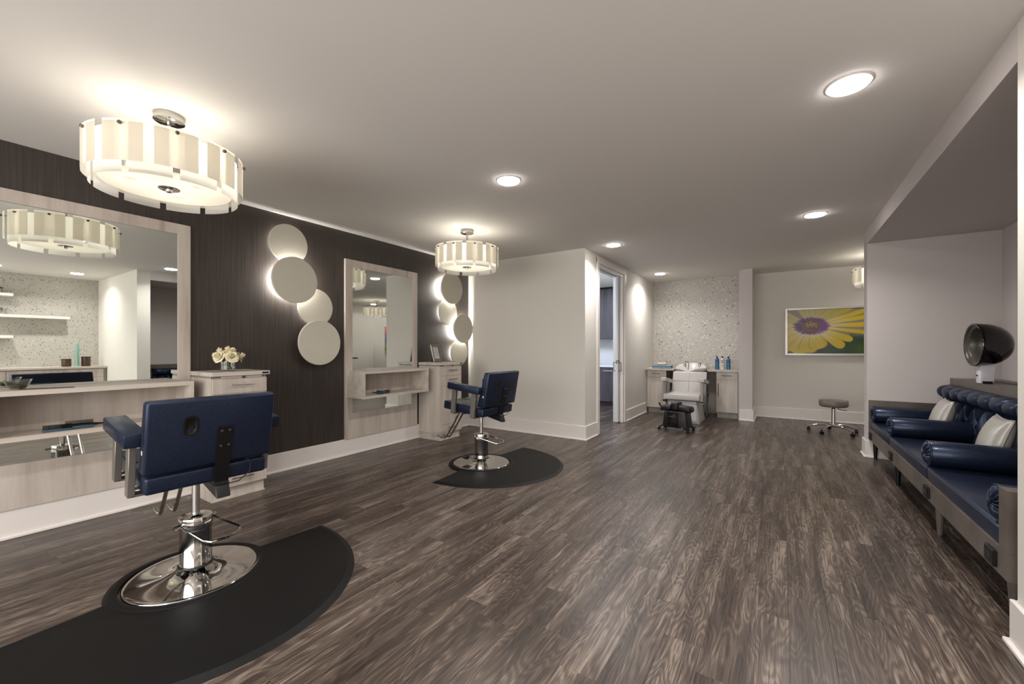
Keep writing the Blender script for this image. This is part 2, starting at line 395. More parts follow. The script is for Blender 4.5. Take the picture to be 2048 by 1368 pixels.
# floor planks: one object each (children of the floor), laid along the room
PW, PL = 0.1525, 0.92
pm = nb(); bx(pm, 0.0002, PW - 0.0002, 0.0002, PL - 0.0002, -0.012, 0.0)
bmesh.ops.bevel(pm, geom=[e for e in pm.edges if all(v.co.z > -0.001 for v in e.verts)], offset=0.0006, segments=1, affect='EDGES')
pmesh = bpy.data.meshes.new('plank'); pm.to_mesh(pmesh); pm.free(); pmesh.materials.append(M['plank'])
spots = []
nx = int(math.ceil((XT + .05) / PW)); ny = 13
rp = random.Random(3)
for i in range(nx):
    off = rp.random() * PL
    for j in range(-4, ny):
        x, y = i * PW, j * PL + off
        if y > 9.2 or y + PL < YB: continue
        spots.append((x, y))
camx, camy = 4.24, 0.0
def vis(s):
    x, y = s[0] + PW / 2, s[1] + PL / 2
    dx, dy = x - camx, y - camy
    zc = -dx * 0.5464 + dy * 0.8376; xc = dx * 0.8376 + dy * 0.5464
    ok = zc > 0.8 and abs(xc / zc) < 1.45 and x < 6.1 and not (x > 5.2 and y > 6.3) and not (x < 1.9 and y > 5.3)
    return (0 if ok else 100) + math.hypot(dx, dy)
spots.sort(key=vis)
rest = nb()
for k, (x, y) in enumerate(spots):
    if k < 298:
        p = bpy.data.objects.new('plank', pmesh); COL.objects.link(p); p.parent = floor; p.location = (x, y, 0)
    else:
        bx(rest, x + .0005, x + PW - .0005, y + .0005, y + PL - .0005, -0.012, 0.0)
ro = obj('plank_field', rest, 'plank', floor); ro['kind'] = 'stuff'
# baseboards with shoe moulding
def board(name, runs):
    bm = nb()
    for (x0, y0, x1, y1, nx_, ny_, e0, e1) in [tuple(q) + (0, 0) if len(q) == 6 else q for q in runs]:      # run from p0 to p1, normal (nx,ny) points into the room
        t_, s_ = 0.018, 0.034
        for th, zz in ((t_, 0.19), (s_, 0.018)):
            ax0, ax1 = sorted((x0, x1)); ay0, ay1 = sorted((y0, y1))
            if nx_: ax0, ax1 = sorted((x0, x0 + nx_ * th))
            if ny_: ay0, ay1 = sorted((y0, y0 + ny_ * th))
            if e0 and nx_: ay0 -= th
            if e1 and nx_: ay1 += th
            if e0 and ny_: ax0 -= th
            if e1 and ny_: ax1 += th
            bx(bm, ax0, ax1, ay0, ay1, 0.0, zz)
    bevel(bm, 0.003, 1)
    return struct(name, bm, 'trim')
EXT0 = set()
board('baseboard_left', [(0, YB, 0, Y1, 1, 0)])
board('baseboard_middle', [(0.0, Y1, X1, Y1, 0, -1, 0, 1)])
board('baseboard_passage', [(X1, Y1, X1, 5.61, 1, 0), (X1, 6.93, X1, 8.17, 1, 0)])
board('baseboard_column', [(3.632, 8.11, 3.83, 8.11, 0, -1, 0, 1), (3.83, 8.11, 3.83, YF, 1, 0)])
board('baseboard_far', [(3.85, YF, XP, YF, 0, -1)])
board('baseboard_pillar', [(XR, YN1, XR, YE, -1, 0, 1, 1), (XR, YN1, XNB, YN1, 0, -1), (XR, YE, XP, YE, 0, 1)])
board('baseboard_pedicure', [(XP, YE, XP, YF, -1, 0)])
board('baseboard_right', [(XR, 2.41, XR, YN0, -1, 0, 1, 1), (XR, YN0, XNB, YN0, 0, 1), (XR, 2.41, 6.78, 2.41, 0, -1)])
board('baseboard_niche', [(XNB, YN0, XNB, YN1, -1, 0)])
# doorway: casings, jamb lining, pocket leaf
bm = nb(); bx(bm, X1, X1 + .02, 5.61, 5.70, 0, 2.555); bx(bm, X1, X1 + .02, 6.85, 6.935, 0, 2.555); bx(bm, X1, X1 + .022, 5.61, 6.935, 2.475, 2.565); bevel(bm, .004, 1)
struct('trim_1', bm, 'trim')
bm = nb(); bx(bm, X1 - .15, X1, 5.70, 5.712, 0, 2.47); bx(bm, X1 - .15, X1 - .105, 5.712, 6.85, 2.44, 2.47); bx(bm, X1 - .055, X1, 5.712, 6.85, 2.44, 2.47)
bx(bm, X1 - .15, X1 - .105, 6.80, 6.85, 0, 2.44); bx(bm, X1 - .05, X1, 6.80, 6.85, 0, 2.44)
struct('trim_2', bm, 'trim')
bm = nb(); bx(bm, X1 - .17, X1 - .15, 5.61, 5.70, 0, 2.56); bx(bm, X1 - .17, X1 - .15, 6.80, 6.93, 0, 2.56); bx(bm, X1 - .17, X1 - .15, 5.7, 6.8, 2.44, 2.56)
struct('trim_3', bm, 'door')
bm = nb(); bx(bm, X1 - .098, X1 - .058, 6.70, 7.60, 0.012, 2.44); bevel(bm, .002, 1)
# the leaf hides in the wall pocket: only its leading edge shows
bm.free(); bm = nb(); bx(bm, X1 - .098, X1 - .058, 6.71, 6.848, 0.012, 2.44); bevel(bm, .002, 1)
door = struct('door_1', bm, 'door')
for sgn, xx in ((1, X1 - .058), (-1, X1 - .098)):
    bm = nb(); tube(bm, [(xx, 6.745, 0.86), (xx + sgn * .035, 6.745, 0.865), (xx + sgn * .045, 6.745, 0.88), (xx + sgn * .045, 6.745, 0.99), (xx + sgn * .035, 6.745, 1.005), (xx, 6.745, 1.01)], 0.007, 8)
    obj('door_handle', bm, 'steel', door, True)
bm = nb(); bx(bm, X1 - .088, X1 - .068, 6.7085, 6.711, 0.985, 1.045); obj('latch', bm, 'steel', door)
bm = nb(); lathe(bm, [(0, .0), (.02, 0), (.02, .012), (0, .012)], 16, (X1 - .058, 6.73, 1.03), 'x'); obj('thumb_turn', bm, 'steel', door, True)

# ------------------------------------------------------------------ recessed ceiling lamps
place = ['in front of the niche wall end, nearest on the right', 'over the niche side, by the far pillar', 'near the first pendant, mid ceiling', 'just outside the doorway', 'farthest, in front of the terrazzo mural']
lab = {0: 'round recessed ceiling lamp between the two drum pendants', 1: 'largest round recessed lamp, at the upper right above the sofa niche', 2: 'round recessed lamp beside the doorway casing top',
       3: 'round recessed lamp near the far end of the niche header', 4: 'smallest round recessed lamp, close to the terrazzo wall', 7: 'recessed lamp above the shelf bay, seen in the large mirror near its shelves',
       8: 'recessed lamp cut by the left edge of the big mirror', 11: 'recessed lamp over the pedicure corner, seen in the second mirror'}
def down(i, x, y):
    l_ = lab.get(i, 'unseen lamp in the ceiling behind the camera')
    t_ = thing('ceiling_lamp', l_, 'lamp', (x, y, H), 0, 'recessed ceiling lamps')
    bm = nb(); lathe(bm, [(.083, -.0005), (.083, -.004), (.094, -.006), (.100, -.003), (.102, 0)], 40); obj('trim_ring', bm, 'trim', t_, True)
    bm = nb(); lathe(bm, [(.083, -.003), (.083, -.013), (.07, -.0155), (0, -.017)], 40); obj('lens', bm, 'lampemit', t_, True)
for i, (x, y) in enumerate(DOWNS):
    if i in (5, 6, 9, 10, 12): continue
    down(i, x, y)

# ------------------------------------------------------------------ drum pendants
def arc_panel(bm, r_, a0, a1, z0, z1, n=8):
    A = []; B = []
    for i in range(n + 1):
        a = a0 + (a1 - a0) * i / n
        A.append(bm.verts.new((r_ * math.cos(a), r_ * math.sin(a), z0))); B.append(bm.verts.new((r_ * math.cos(a), r_ * math.sin(a), z1)))
    for i in range(n): bm.faces.new((A[i], A[i + 1], B[i + 1], B[i]))
def pendant(label, x, y, rz, power=DRUM_W):
    t_ = thing('drum_pendant', label, 'lamp', (x, y, H), rz, 'drum pendants')
    bm = nb(); lathe(bm, [(0, 0), (.071, 0), (.074, -.004), (.074, -.036), (.067, -.040), (0, -.040)], 32); obj('canopy', bm, 'chrome', t_, True)
    bm = nb(); lathe(bm, [(.012, -.038), (.012, -.225)], 12); lathe(bm, [(0, -.205), (.02, -.205), (.02, -.225), (.012, -.235), (.012, -.43)], 12); obj('stem', bm, 'chrome', t_, True)
    for k in range(10):
        a = k * PI / 5
        g = math.radians(3.4); g2 = math.radians(2.6)
        bm = nb(); arc_panel(bm, .36, a + g, a + PI / 5 - g, -.418, -.211, 10); po = obj('outer_panel', bm, 'frost', t_, True)
        am = a + PI / 10
        bm = nb(); lathe(bm, [(0, 0), (.007, 0), (.009, .002), (.009, .012), (.007, .014), (0, .014)], 12, (0, 0, 0), 'x')
        tube(bm, [(-.028, 0, 0), (.003, 0, 0)], .0035, 8)
        ko = obj('knob', bm, 'steel', po, True); ko.matrix_local = Matrix.Rotation(am, 4, 'Z') @ Matrix.Translation((.361, 0, -.235))
        a2 = a + PI / 10
        bm = nb(); arc_panel(bm, .333, a2 + g2, a2 + PI / 5 - g2, -.465, -.226, 10); obj('inner_panel', bm, 'frostin', t_, True)
    bm = nb()
    for k in range(4):
        a = k * PI / 2 + .3; tube(bm, [(0.01 * math.cos(a), 0.01 * math.sin(a), -.222), (.333 * math.cos(a), .333 * math.sin(a), -.222)], .003, 6)
    obj('support_frame', bm, 'steel', t_, True)
    bm = nb(); lathe(bm, [(.30, -.422), (.15, -.422), (.02, -.422)], 64); obj('diffuser', bm, 'diff', t_, True)
    bm = nb(); lathe(bm, [(0, -.424), (.05, -.424), (.052, -.427), (.05, -.430), (.018, -.432), (.016, -.446), (0, -.448)], 32); obj('finial', bm, 'chrome', t_, True)
    for k in range(3):
        a = k * 2 * PI / 3 + 0.4
        bx_, by_ = .17 * math.cos(a), .17 * math.sin(a)
        bm = nb(); lathe(bm, [(0, -.39), (.012, -.385), (.02, -.36), (.016, -.33), (.01, -.31), (.01, -.29)], 12, (bx_, by_, 0)); obj('bulb', bm, 'bulb', t_, True)
        l = bpy.data.lights.new('pendant_bulb_light', 'POINT'); l.energy = power / 3; l.shadow_soft_size = 0.022; l.color = (1.0, .95, .83)
        o = bpy.data.objects.new('pendant_bulb_light', l); COL.objects.link(o); o.parent = t_; o.location = (bx_, by_, -.262)
    return t_
pendant('large glass-panelled drum pendant hanging over the nearest styling chair', 1.255, .92, math.radians(6))
pendant('smaller-looking glass-panelled drum pendant over the second styling chair', 1.22, 3.683, math.radians(16.5))
pendant('drum pendant mostly hidden behind the far end of the niche wall', 5.47, 7.74, math.radians(5))

# ------------------------------------------------------------------ glowing wall discs
def disc(label, y, z, r_, xf, lit=True):
    t_ = thing('wall_disc', label, 'wall lamp', (0, y, z), 0, 'glowing discs on the dark wall')
    bm = nb(); lathe(bm, [(0, xf - .022), (r_ - .004, xf - .022), (r_, xf - .018), (r_, xf - .004), (r_ - .004, xf), (0, xf)], 72, (0, 0, 0), 'x'); obj('face', bm, 'disc', t_, True, angle=30)
    bm = nb(); lathe(bm, [(r_ - .10, .001), (r_ - .10, xf - .023)], 48, (0, 0, 0), 'x'); lathe(bm, [(r_ - .115, .001), (r_ - .115, xf - .023)], 32, (0, 0, 0), 'x'); obj('backing_ring', bm, 'white', t_, True)
    if lit:
        bm = nb(); lathe(bm, [(r_ - .098, xf - .034), (r_ - .098, xf - .026)], 64, (0, 0, 0), 'x'); obj('led_strip', bm, 'led', t_, True)
        for k in range(16):
            a = k * PI / 8 + .2
            n_ = Vector((-.82, .572 * math.cos(a), .572 * math.sin(a)))
            l_ = area_light('disc_led_light', (xf - .025, (r_ - .08) * math.cos(a), (r_ - .08) * math.sin(a)), .05, HALO_W * (.4 if xf < .08 else 1), (1.0, .96, .88), shape='DISK')
            l_.rotation_mode = 'QUATERNION'; l_.rotation_quaternion = Vector((0, 0, -1)).rotation_difference(n_); l_.parent = t_
disc('small top disc of the cluster between the two mirrors', 2.27, 2.305, .198, .055)
disc('largest disc, second from top in the cluster between the mirrors', 2.31, 1.94, .235, .105)
disc('small third disc tucked behind its neighbours between the mirrors', 2.56, 1.685, .198, .055)
disc('lowest disc between the two mirrors, unlit looking', 2.58, 1.305, .24, .105, False)
disc('top disc of the far cluster, just under the second pendant', 4.70, 2.145, .235, .105)
disc('small second disc of the far cluster', 4.665, 1.79, .198, .055)
disc('disc of the far cluster touching the wall corner', 4.965, 1.555, .225, .105)
disc('lowest small disc of the far cluster, behind the drawer unit', 4.925, 1.18, .198, .055)

# ------------------------------------------------------------------ styling stations
def station(y0, label, label_m, label_s, zoff=0):
    # y0 = left edge of the panel in the room's y; panel 1.122 wide
    t_ = thing('station_panel', label, 'panel', (0, y0, 0))
    bm = nb(); w = 1.122
    bx(bm, .001, .03, 0, .093, .19, 2.283); bx(bm, .001, .03, w - .087, w, .19, 2.283)
    bx(bm, .001, .03, .093, w - .087, 2.198, 2.283); bx(bm, .001, .03, .093, w - .087, .19, .485)
    obj('panel_board', bm, 'light', t_)
    bm = nb(); bx(bm, .002, .022, .093, w - .087, .485, 2.198); mo = obj('mirror', bm, 'mirror', t_)
    tag_ = None
    s_ = thing('wall_shelf', label_s, 'shelf', (0, y0, 0))
    ya, yb = .022, 1.046
    bm = nb(); bx(bm, .031, .32, ya, yb, .953, .985); obj('top_board', bm, 'lighth', s_)
    bm = nb(); bx(bm, .031, .32, ya, yb, .672, .702); obj('bottom_board', bm, 'lighth', s_)
    for yy in (ya, yb - .03):
        bm = nb(); bx(bm, .031, .32, yy, yy + .03, .702, .953); obj('side_board', bm, 'lighth', s_)
    bm = nb(); bx(bm, .031, .045, ya + .03, yb - .03, .702, .953); obj('back_board', bm, 'light', s_)
    return t_
station(.322, 'wide pale wood station panel with the big mirror at the left edge of the room', '', 'open pale wood box shelf under the big left mirror')
station(2.936, 'tall pale wood station panel and mirror standing between the two disc clusters', '', 'open pale wood box shelf under the second mirror')
def drawer_unit(y0, label, w=.42):
    t_ = thing('drawer_unit', label, 'cabinet', (0.02, y0, 0))
    bm = nb(); bx(bm, 0, .40, 0, w, .095, 1.0); obj('carcass', bm, 'light', t_)
    bm = nb(); bx(bm, .02, .385, .012, w - .012, 0, .095); bx(bm, .02, .395, .008, w - .008, 0, .012); obj('plinth', bm, 'light', t_)
    bm = nb(); bx(bm, -.005, .43, -.002, w + .018, 1.018, 1.050); obj('top_board', bm, 'lighth', t_)
    bm = nb(); bx(bm, 0, .40, .0, w, 1.0, 1.018); obj('neck', bm, 'grey', t_)
    bm = nb(); bx(bm, .4302, .4312, w - .045, w + .008, 1.026, 1.040); obj('badge', bm, 'black', t_)
    bm = nb(); bx(bm, .4005, .412, .07, w - .04, .998, 1.014); lo = obj('pullout_board', bm, 'lighth', t_)
    bm = nb(); lathe(bm, [(0, .410), (.010, .410), (.010, .424), (0, .425)], 12, (0, w * .55, 1.005), 'x'); obj('knob', bm, 'steel', lo, True)
    for z0, z1, hz in ((.872, .993, .945), (.738, .869, .82), (.212, .735, .69), (.1, .209, .17)):
        bm = nb(); bx(bm, .401, .42, .003, w - .003, z0, z1); bevel(bm, .0015, 1); d = obj('drawer', bm, 'light', t_)
        bm = nb(); tube(bm, [(.448, w / 2 - .075, hz), (.448, w / 2 + .09, hz)], .0055, 8)
        for yy in (w / 2 - .05, w / 2 + .065): tube(bm, [(.42, yy, hz), (.448, yy, hz)], .004, 6)
        obj('handle', bm, 'steel', d, True)
    return t_
drawer_unit(1.447, 'pale wood drawer unit with a vase of roses on it, behind the nearest chair')
drawer_unit(4.093, 'pale wood drawer unit under the small picture frame by the far discs', .42)
# vase of roses
t_ = thing('flower_vase', 'cream roses in a low clear glass cylinder on the first drawer unit', 'vase', (.24, 1.64, 1.051))
bm = nb(); lathe(bm, [(0, 0), (.056, 0), (.058, .004), (.058, .09), (.054, .09), (.054, .012), (0, .012)], 32); obj('glass', bm, 'glass', t_, True)
bm = nb(); lathe(bm, [(0, .013), (.053, .013), (.053, .045), (0, .045)], 24); obj('water', bm, 'glass', t_, True)
bm = nb()
for k in range(9):
    a = k * 2.4; tube(bm, [(.03 * math.cos(a), .03 * math.sin(a), .015), (.035 * math.cos(a + 2), .035 * math.sin(a + 2), .10), (.05 * math.cos(a + 2), .05 * math.sin(a + 2), .13)], .0025, 5)
obj('stems', bm, 'leaf', t_, True)
def rose(bm, c, r_, nrm):
    q = Vector((0, 0, 1)).rotation_difference(Vector(nrm).normalized()).to_matrix().to_4x4()
    b2 = nb()
    for ring, (n, rr_, tilt, hh) in enumerate([(3, .28, 1.35, .8), (4, .5, 1.15, .75), (5, .8, .85, .7), (6, 1.0, .45, .6)]):
        for k in range(n):
            a = 2 * PI * k / n + ring * .6
            g = []
            for i in range(5):
                row = []
                for j in range(4):
                    u = (i / 4 - .5) * 2 * PI / n * 1.25; v = j / 3
                    rad = rr_ * r_ * (.25 + .75 * v) * (1 - .08 * u * u * 4)
                    z = r_ * hh * (math.sin(v * tilt) * (1.15 - .25 * ring / 3) - .1 * ring) - r_ * .10 * (abs(u) ** 2) * 2 - (r_ * .12 if j == 3 and ring > 1 else 0)
                    row.append(b2.verts.new((rad * math.cos(a + u), rad * math.sin(a + u), z)))
                g.append(row)
            for i in range(4):
                for j in range(3): b2.faces.new((g[i][j], g[i + 1][j], g[i + 1][j + 1], g[i][j + 1]))
    merge(bm, b2, Matrix.Translation(c) @ q)
rv = random.Random(5)
for k in range(9):
    if k == 0: c, nrm = (0, 0, .165), (0, 0, 1)
    elif k < 4:
        a = k * 2 * PI / 3; c, nrm = (.045 * math.cos(a), .045 * math.sin(a), .155), (math.cos(a), math.sin(a), 1.6)
    else:
        a = k * 2 * PI / 5; c, nrm = (.082 * math.cos(a), .082 * math.sin(a), .122), (math.cos(a), math.sin(a), .5)
    bm = nb(); rose(bm, c, .056, nrm); obj('rose', bm, 'petal', t_, True)
for k in range(8):
    a = k * .8 + .3; bm = nb()
    p0 = Vector((.03 * math.cos(a), .03 * math.sin(a), .10)); p1 = Vector((.095 * math.cos(a), .095 * math.sin(a), .088 + .03 * (k % 2)))
    sd = Vector((-math.sin(a), math.cos(a), 0)) * .018; md = (p0 + p1) / 2 + Vector((0, 0, .012))
    f = [bm.verts.new(q) for q in (p0, md + sd, p1, md - sd, md + Vector((0, 0, .006)))]
    for i, j in ((0, 1), (1, 2), (2, 3), (3, 0)): bm.faces.new((f[i], f[j], f[4]))
    obj('leaf', bm, 'leaf', t_, True)
# small picture frame on second unit, leaning back
t_ = thing('picture_frame', 'small pewter frame with a printed white card on the far drawer unit', 'picture frame', (.22, 4.26, 1.052), math.radians(14))
def leanmat(ang): return Matrix.Rotation(ang, 4, 'Y')
def inclined(bm0, ang):
    b2 = nb(); merge(b2, bm0, leanmat(ang)); return b2
LA = math.radians(-14)
bm = nb(); w_, h_ = .112, .25
for q in ((0, .018, -w_, -w_ + .018, 0, h_), (0, .018, w_ - .018, w_, 0, h_), (0, .018, -w_, w_, 0, .018), (0, .018, -w_, w_, h_ - .018, h_)): bx(bm, *q)
obj('frame', inclined(bm, LA), 'pewter', t_)
bm = nb(); bx(bm, .0, .008, -w_ + .016, w_ - .016, .016, h_ - .016); obj('mount', inclined(bm, LA), 'grey', t_)
bm = nb(); bx(bm, .008, .0095, -.062, .062, .05, .21); obj('card', inclined(bm, LA), 'paper', t_)
bm = nb()
for row, (z, segs) in enumerate([(.193, [(-.045, -.03), (-.02, .045)]), (.172, [(-.02, .02)]), (.152, [(-.022, .022)]), (.132, [(-.045, 0), (.01, .045)]), (.108, [(-.02, -.012), (.002, .012), (.03, .04)]), (.085, [(-.03, .03)])]):
    for a, c in segs:
        yy = a
        while yy < c:
            hgt = .012 if row == 4 else .006
            bx(bm, .0096, .0101, yy, min(yy + .004, c), z - hgt / 2, z + hgt / 2); yy += .0062
obj('lettering', inclined(bm, LA), 'black', t_)
bm = nb(); hexa(bm, [(-.09, -.02, 0), (-.085, -.02, 0), (-.085, .02, 0), (-.09, .02, 0), (-.048, -.02, .18), (-.043, -.02, .18), (-.043, .02, .18), (-.048, .02, .18)]); obj('easel_back', bm, 'black', t_)

# ------------------------------------------------------------------ items on the shelves
def bowl(label, loc, r_, h_, fill):
    t_ = thing('glass_bowl', label, 'bowl', loc)
    bm = nb(); n = 40
    prof = [(0, 0), (.45, 0), (.55, .05), (.8, .5), (1, 1), (.97, 1), (.77, .5), (.5, .09), (0, .09)]
    lathe(bm, [(a * r_, b_ * h_) for a, b_ in prof], n)
    for v in bm.verts:
        if v.co.z > .8 * h_:
            a = math.atan2(v.co.y, v.co.x); v.co.z += .03 * h_ * math.cos(8 * a)
    obj('glass', bm, 'glass', t_, True)
    bm = nb(); lathe(bm, [(0, .1 * h_), (.5 * r_, .1 * h_), (.72 * r_, .42 * h_), (.4 * r_, .5 * h_), (0, .46 * h_)], 20)
    for v in bm.verts: v.co.z += random.uniform(-1, 1) * .04 * h_
    f = obj('contents', bm, fill, t_, True)
    bm = nb()
    for k in range(40):
        a = random.random() * 6.28; rr_ = random.random() * .6 * r_
        tube(bm, [(rr_ * math.cos(a), rr_ * math.sin(a), .48 * h_), (rr_ * math.cos(a) + random.uniform(-.012, .012), rr_ * math.sin(a) + random.uniform(-.012, .012), .52 * h_)], .0012, 4)
    obj('pins', bm, 'black', t_)['kind'] = 'stuff'
bowl('scalloped clear glass bowl of hair pins on the left shelf top', (.20, .475, .986), .062, .062, 'moss')
bowl('little clear glass bowl of clips inside the second box shelf', (.17, 3.42, .703), .05, .05, 'brown')
# comb on shelf top
t_ = thing('comb', 'flat black comb lying on the left shelf top beside the bowl', 'comb', (.285, .59, .987), math.radians(72))
bm = nb(); bx(bm, -.12, .12, -.004, .004, 0, .004); bx(bm, -.12, -.02, -.006, .006, 0, .005); obj('spine', bm, 'black', t_)
bm = nb()
for k in range(44): bx(bm, -.015 + k * .003, -.0138 + k * .003, .004, .028, .0005, .0035)
obj('teeth', bm, 'black', t_)['kind'] = 'stuff'
def brush(label, loc, rz, body, L, curved):
    t_ = thing('hairbrush', label, 'hairbrush', loc, rz)
    bm = nb(); hw = .02
    if not curved: rbox(bm, -L * .5, L * .08, -hw, hw, 0, .013, .005); rbox(bm, L * .05, L * .5, -.009, .009, .004, .018, .006)
    else:
        pts = [(-L * .5, .012), (-L * .35, .02), (-L * .1, .024), (L * .1, .017), (L * .2, .010), (L * .5, .007)]
        tube(bm, [(a, 0, .012) for a, c in pts], [c for a, c in pts], 12)
        for v in bm.verts: v.co.z = .006 + (v.co.z) * .55
    obj('handle', bm, body, t_, True)
    bm = nb(); x0, x1 = (-L * .48, L * .05) if not curved else (-L * .42, L * .06)
    for i in range(26):
        for j in range(5):
            x = x0 + (x1 - x0) * i / 25; yy = -.014 + .007 * j; z0 = .012 if not curved else .018
            ln = .027
            tube(bm, [(x, yy, z0), (x + .001, yy * 1.15, z0 + ln)], .0016, 4)
    obj('bristles', bm, 'black', t_)['kind'] = 'stuff'
brush('blue vent hairbrush lying bristles up on the lower left shelf', (.255, .69, .703), math.radians(83), 'teal', .24, False)
brush('black curved hairbrush just behind the blue one on the lower left shelf', (.185, .80, .703), math.radians(80), 'black', .27, True)
brush('blue round-ended hairbrush pointing outwards in the second box shelf', (.22, 3.24, .703), math.radians(185), 'teal', .17, False)
t_ = thing('hair_clip', 'small dark hair clip lying in front of the little glass bowl', 'hair clip', (.235, 3.36, .703), math.radians(80))
bm = nb(); rbox(bm, -.035, .035, -.006, .006, 0, .008, .002); obj('clip_body', bm, 'black', t_, True)
bm = nb(); tube(bm, [(-.03, 0, .009), (0, 0, .016), (.03, 0, .009)], .002, 6); obj('spring', bm, 'steel', t_, True)

# ------------------------------------------------------------------ floor mats and styling chairs
def mat_obj(label, cy, by, b_):
    t_ = thing('salon_mat', label, 'floor mat', (1.53, cy, 0))
    def ring_poly(s, e):
        pts = []
        n = 60
        for i in range(n + 1):
            a = -PI / 2 + PI * i / n
            pts.append(((b_ - e) * math.cos(a) ** .92 if math.cos(a) > 1e-6 else e * .0, (.80 - e) * math.sin(a)))
        return pts
    bm = nb()
    nb_ = 0.338
    def outline(e):
        out = []
        n = 72
        for i in range(n + 1):
            a = -PI / 2 + PI * i / n
            ca = max(0.0, math.cos(a))
            out.append((max((b_ - e) * ca ** .95, e), max(-.8 + e, min(.8 - e, (.80 - e) * math.sin(a)))))
        # notch for the chair base on the straight edge
        hh = by - cy
        m = 24
        for i in range(m + 1):
            a = PI / 2 - PI * i / m
            out.append((max(nb_ * math.cos(a), 0.0) + (e if False else 0), hh + nb_ * math.sin(a)))
        return out
    lo = [bm.verts.new((x, y, 0.0)) for x, y in outline(0)]
    hi = [bm.verts.new((x, y, 0.016)) for x, y in outline(.035)]
    # notch points share position for both levels
    n = len(lo)
    for i in range(n): bm.faces.new((lo[i], lo[(i + 1) % n], hi[(i + 1) % n], hi[i]))
    bm.faces.new(hi); bm.faces.new(lo[::-1])
    bmesh.ops.triangulate(bm, faces=[f for f in bm.faces if len(f.verts) > 4])
    obj('mat_pad', bm, 'rubber', t_)
    bm = nb(); lathe(bm, [(.303, .0), (.303, .017), (.312, .022), (.338, .022), (.352, .012), (.358, 0)], 72, (0.005, by - cy, 0)); obj('rim_ring', bm, 'rubber', t_, True)
mat_obj('large black half-round rubber mat under the nearest chair, cut by the lower left corner', .90, .94, .95)
mat_obj('black half-round rubber mat under the second styling chair', 3.59, 3.55, .87)
def styling_chair(label, x, y, th, dz):
    # local +X = forward (towards the wall); footprint centre at the post
    t_ = thing('styling_chair', label, 'chair', (x, y, 0), 0, 'navy styling chairs')
    base = nb(); lathe(base, [(.298, .0), (.303, .006), (.302, .016), (.292, .022), (.280, .021), (.2, .028), (.15, .033), (.115, .043), (.09, .056), (.076, .068), (0, .068)], 96)
    obj('base_disc', base, 'chrome', t_, True, angle=60)
    bm = nb(); lathe(bm, [(.078, .05), (.082, .056), (.082, .064), (.078, .07), (.07, .07)], 40); obj('rubber_ring', bm, 'black', t_, True)
    bm = nb(); lathe(bm, [(.073, .064), (.073, .262), (.0745, .265)], 48); obj('hydraulic_cylinder', bm, 'chrome', t_, True)
    bm = nb(); lathe(bm, [(.0745, .262), (.0765, .268), (.0765, .322), (.074, .328), (.03, .330), (.024, .334), (.0, .334)], 48); obj('collar', bm, 'chrome', t_, True, angle=50)
    bm = nb(); lathe(bm, [(.019, .33), (.019, .53 + dz)], 24); obj('piston', bm, 'chrome', t_, True)
    bm = nb()
    pz, hx = .295, .078
    # pump handle: a bent bar loop on the camera side
    ang = math.radians(14)
    ca, sa = math.cos(ang), math.sin(ang)
    def hp(a, s, z): return (a * ca - s * sa, a * sa + s * ca, z)
    tube(bm, [hp(.01, -.100, pz), hp(.01, -.086, pz), hp(.19, -.088, .252), hp(.225, -.07, .245), hp(.245, .0, .243), hp(.225, .085, .245), hp(.19, .105, .252), hp(.01, .086, pz), hp(.01, .100, pz)], .0062, 8)
    for s in (-.098, .098):
        tube(bm, [hp(0, s * .74, pz), hp(0, s * 1.12, pz)], .011, 10)
    obj('pump_handle', bm, 'chrome', t_, True)
    # tilting top
    phi = math.radians(6.2)
    top = bpy.data.objects.new('chair_top', None)   # helper frame only used for its matrix
    Mx = Matrix.Translation((0, 0, .5725 + dz)) @ Matrix.Rotation(PI - th, 4, 'Z') @ Matrix.Rotation(-phi, 4, 'Y')
    bpy.data.objects.remove(top)
    def part(name, bm, mat, par=t_, smooth=True, angle=40):
        o = obj(name, bm, mat, par, smooth, angle=angle); o.matrix_local = Mx; return o
    def sub(name, bm, mat, par, smooth=True):
        return obj(name, bm, mat, par, smooth)
    W2 = .264; WB = .276; B = -.222; F = .31
    bm = nb(); rbox(bm, B, F, -W2, W2, .0, .085, .014, 3); st = part('seat', bm, 'navy')
    bm = nb(); tube(bm, [(B + .004, 0, .087), (F - .01, 0, .087)], .0015, 4); tube(bm, [(.05, -W2 + .01, .087), (.05, W2 - .01, .087)], .0015, 4); sub('seam', bm, 'black', st)
    # backrest, reclined a little more
    t0 = Vector((-.240, 0, .102)); t1 = Vector((-.268, 0, .456)); d = (t1 - t0)
    bm = nb(); th_ = .085
    hexa(bm, [(t0.x, -WB, t0.z), (t0.x + th_ + .01, -WB, t0.z), (t0.x + th_ + .01, WB, t0.z), (t0.x, WB, t0.z), (t1.x, -WB, t1.z), (t1.x + th_ - .02, -WB, t1.z), (t1.x + th_ - .02, WB, t1.z), (t1.x, WB, t1.z)])
    bevel(bm, .013, 3); bk = part('backrest', bm, 'navy')
    bm = nb(); tube(bm, [(t0.x + .045, WB, t0.z + .02), (t1.x + .035, WB, t1.z - .02)], .002, 4); tube(bm, [(t0.x + .045, -WB, t0.z + .02), (t1.x + .035, -WB, t1.z - .02)], .002, 4); sub('seam', bm, 'black', bk)
    bm = nb(); bx(bm, t0.x + .018, t0.x + .03, WB + .0005, WB + .0018, t0.z + .10, t0.z + .12); sub('tag', bm, 'paper', bk)
    # recessed hand slot on the back
    fx = lambda z: t0.x + (z - t0.z) / (t1.z - t0.z) * (t1.x - t0.x)
    bm = nb(); cz, cy2 = .325, .105
    out = []; 
    for i in range(24):
        a = 2 * PI * i / 24; yy = cy2 + .031 * math.cos(a); zz = cz + (.024 if math.sin(a) >= 0 else -.024) + .026 * math.sin(a)
        out.append((yy, zz))
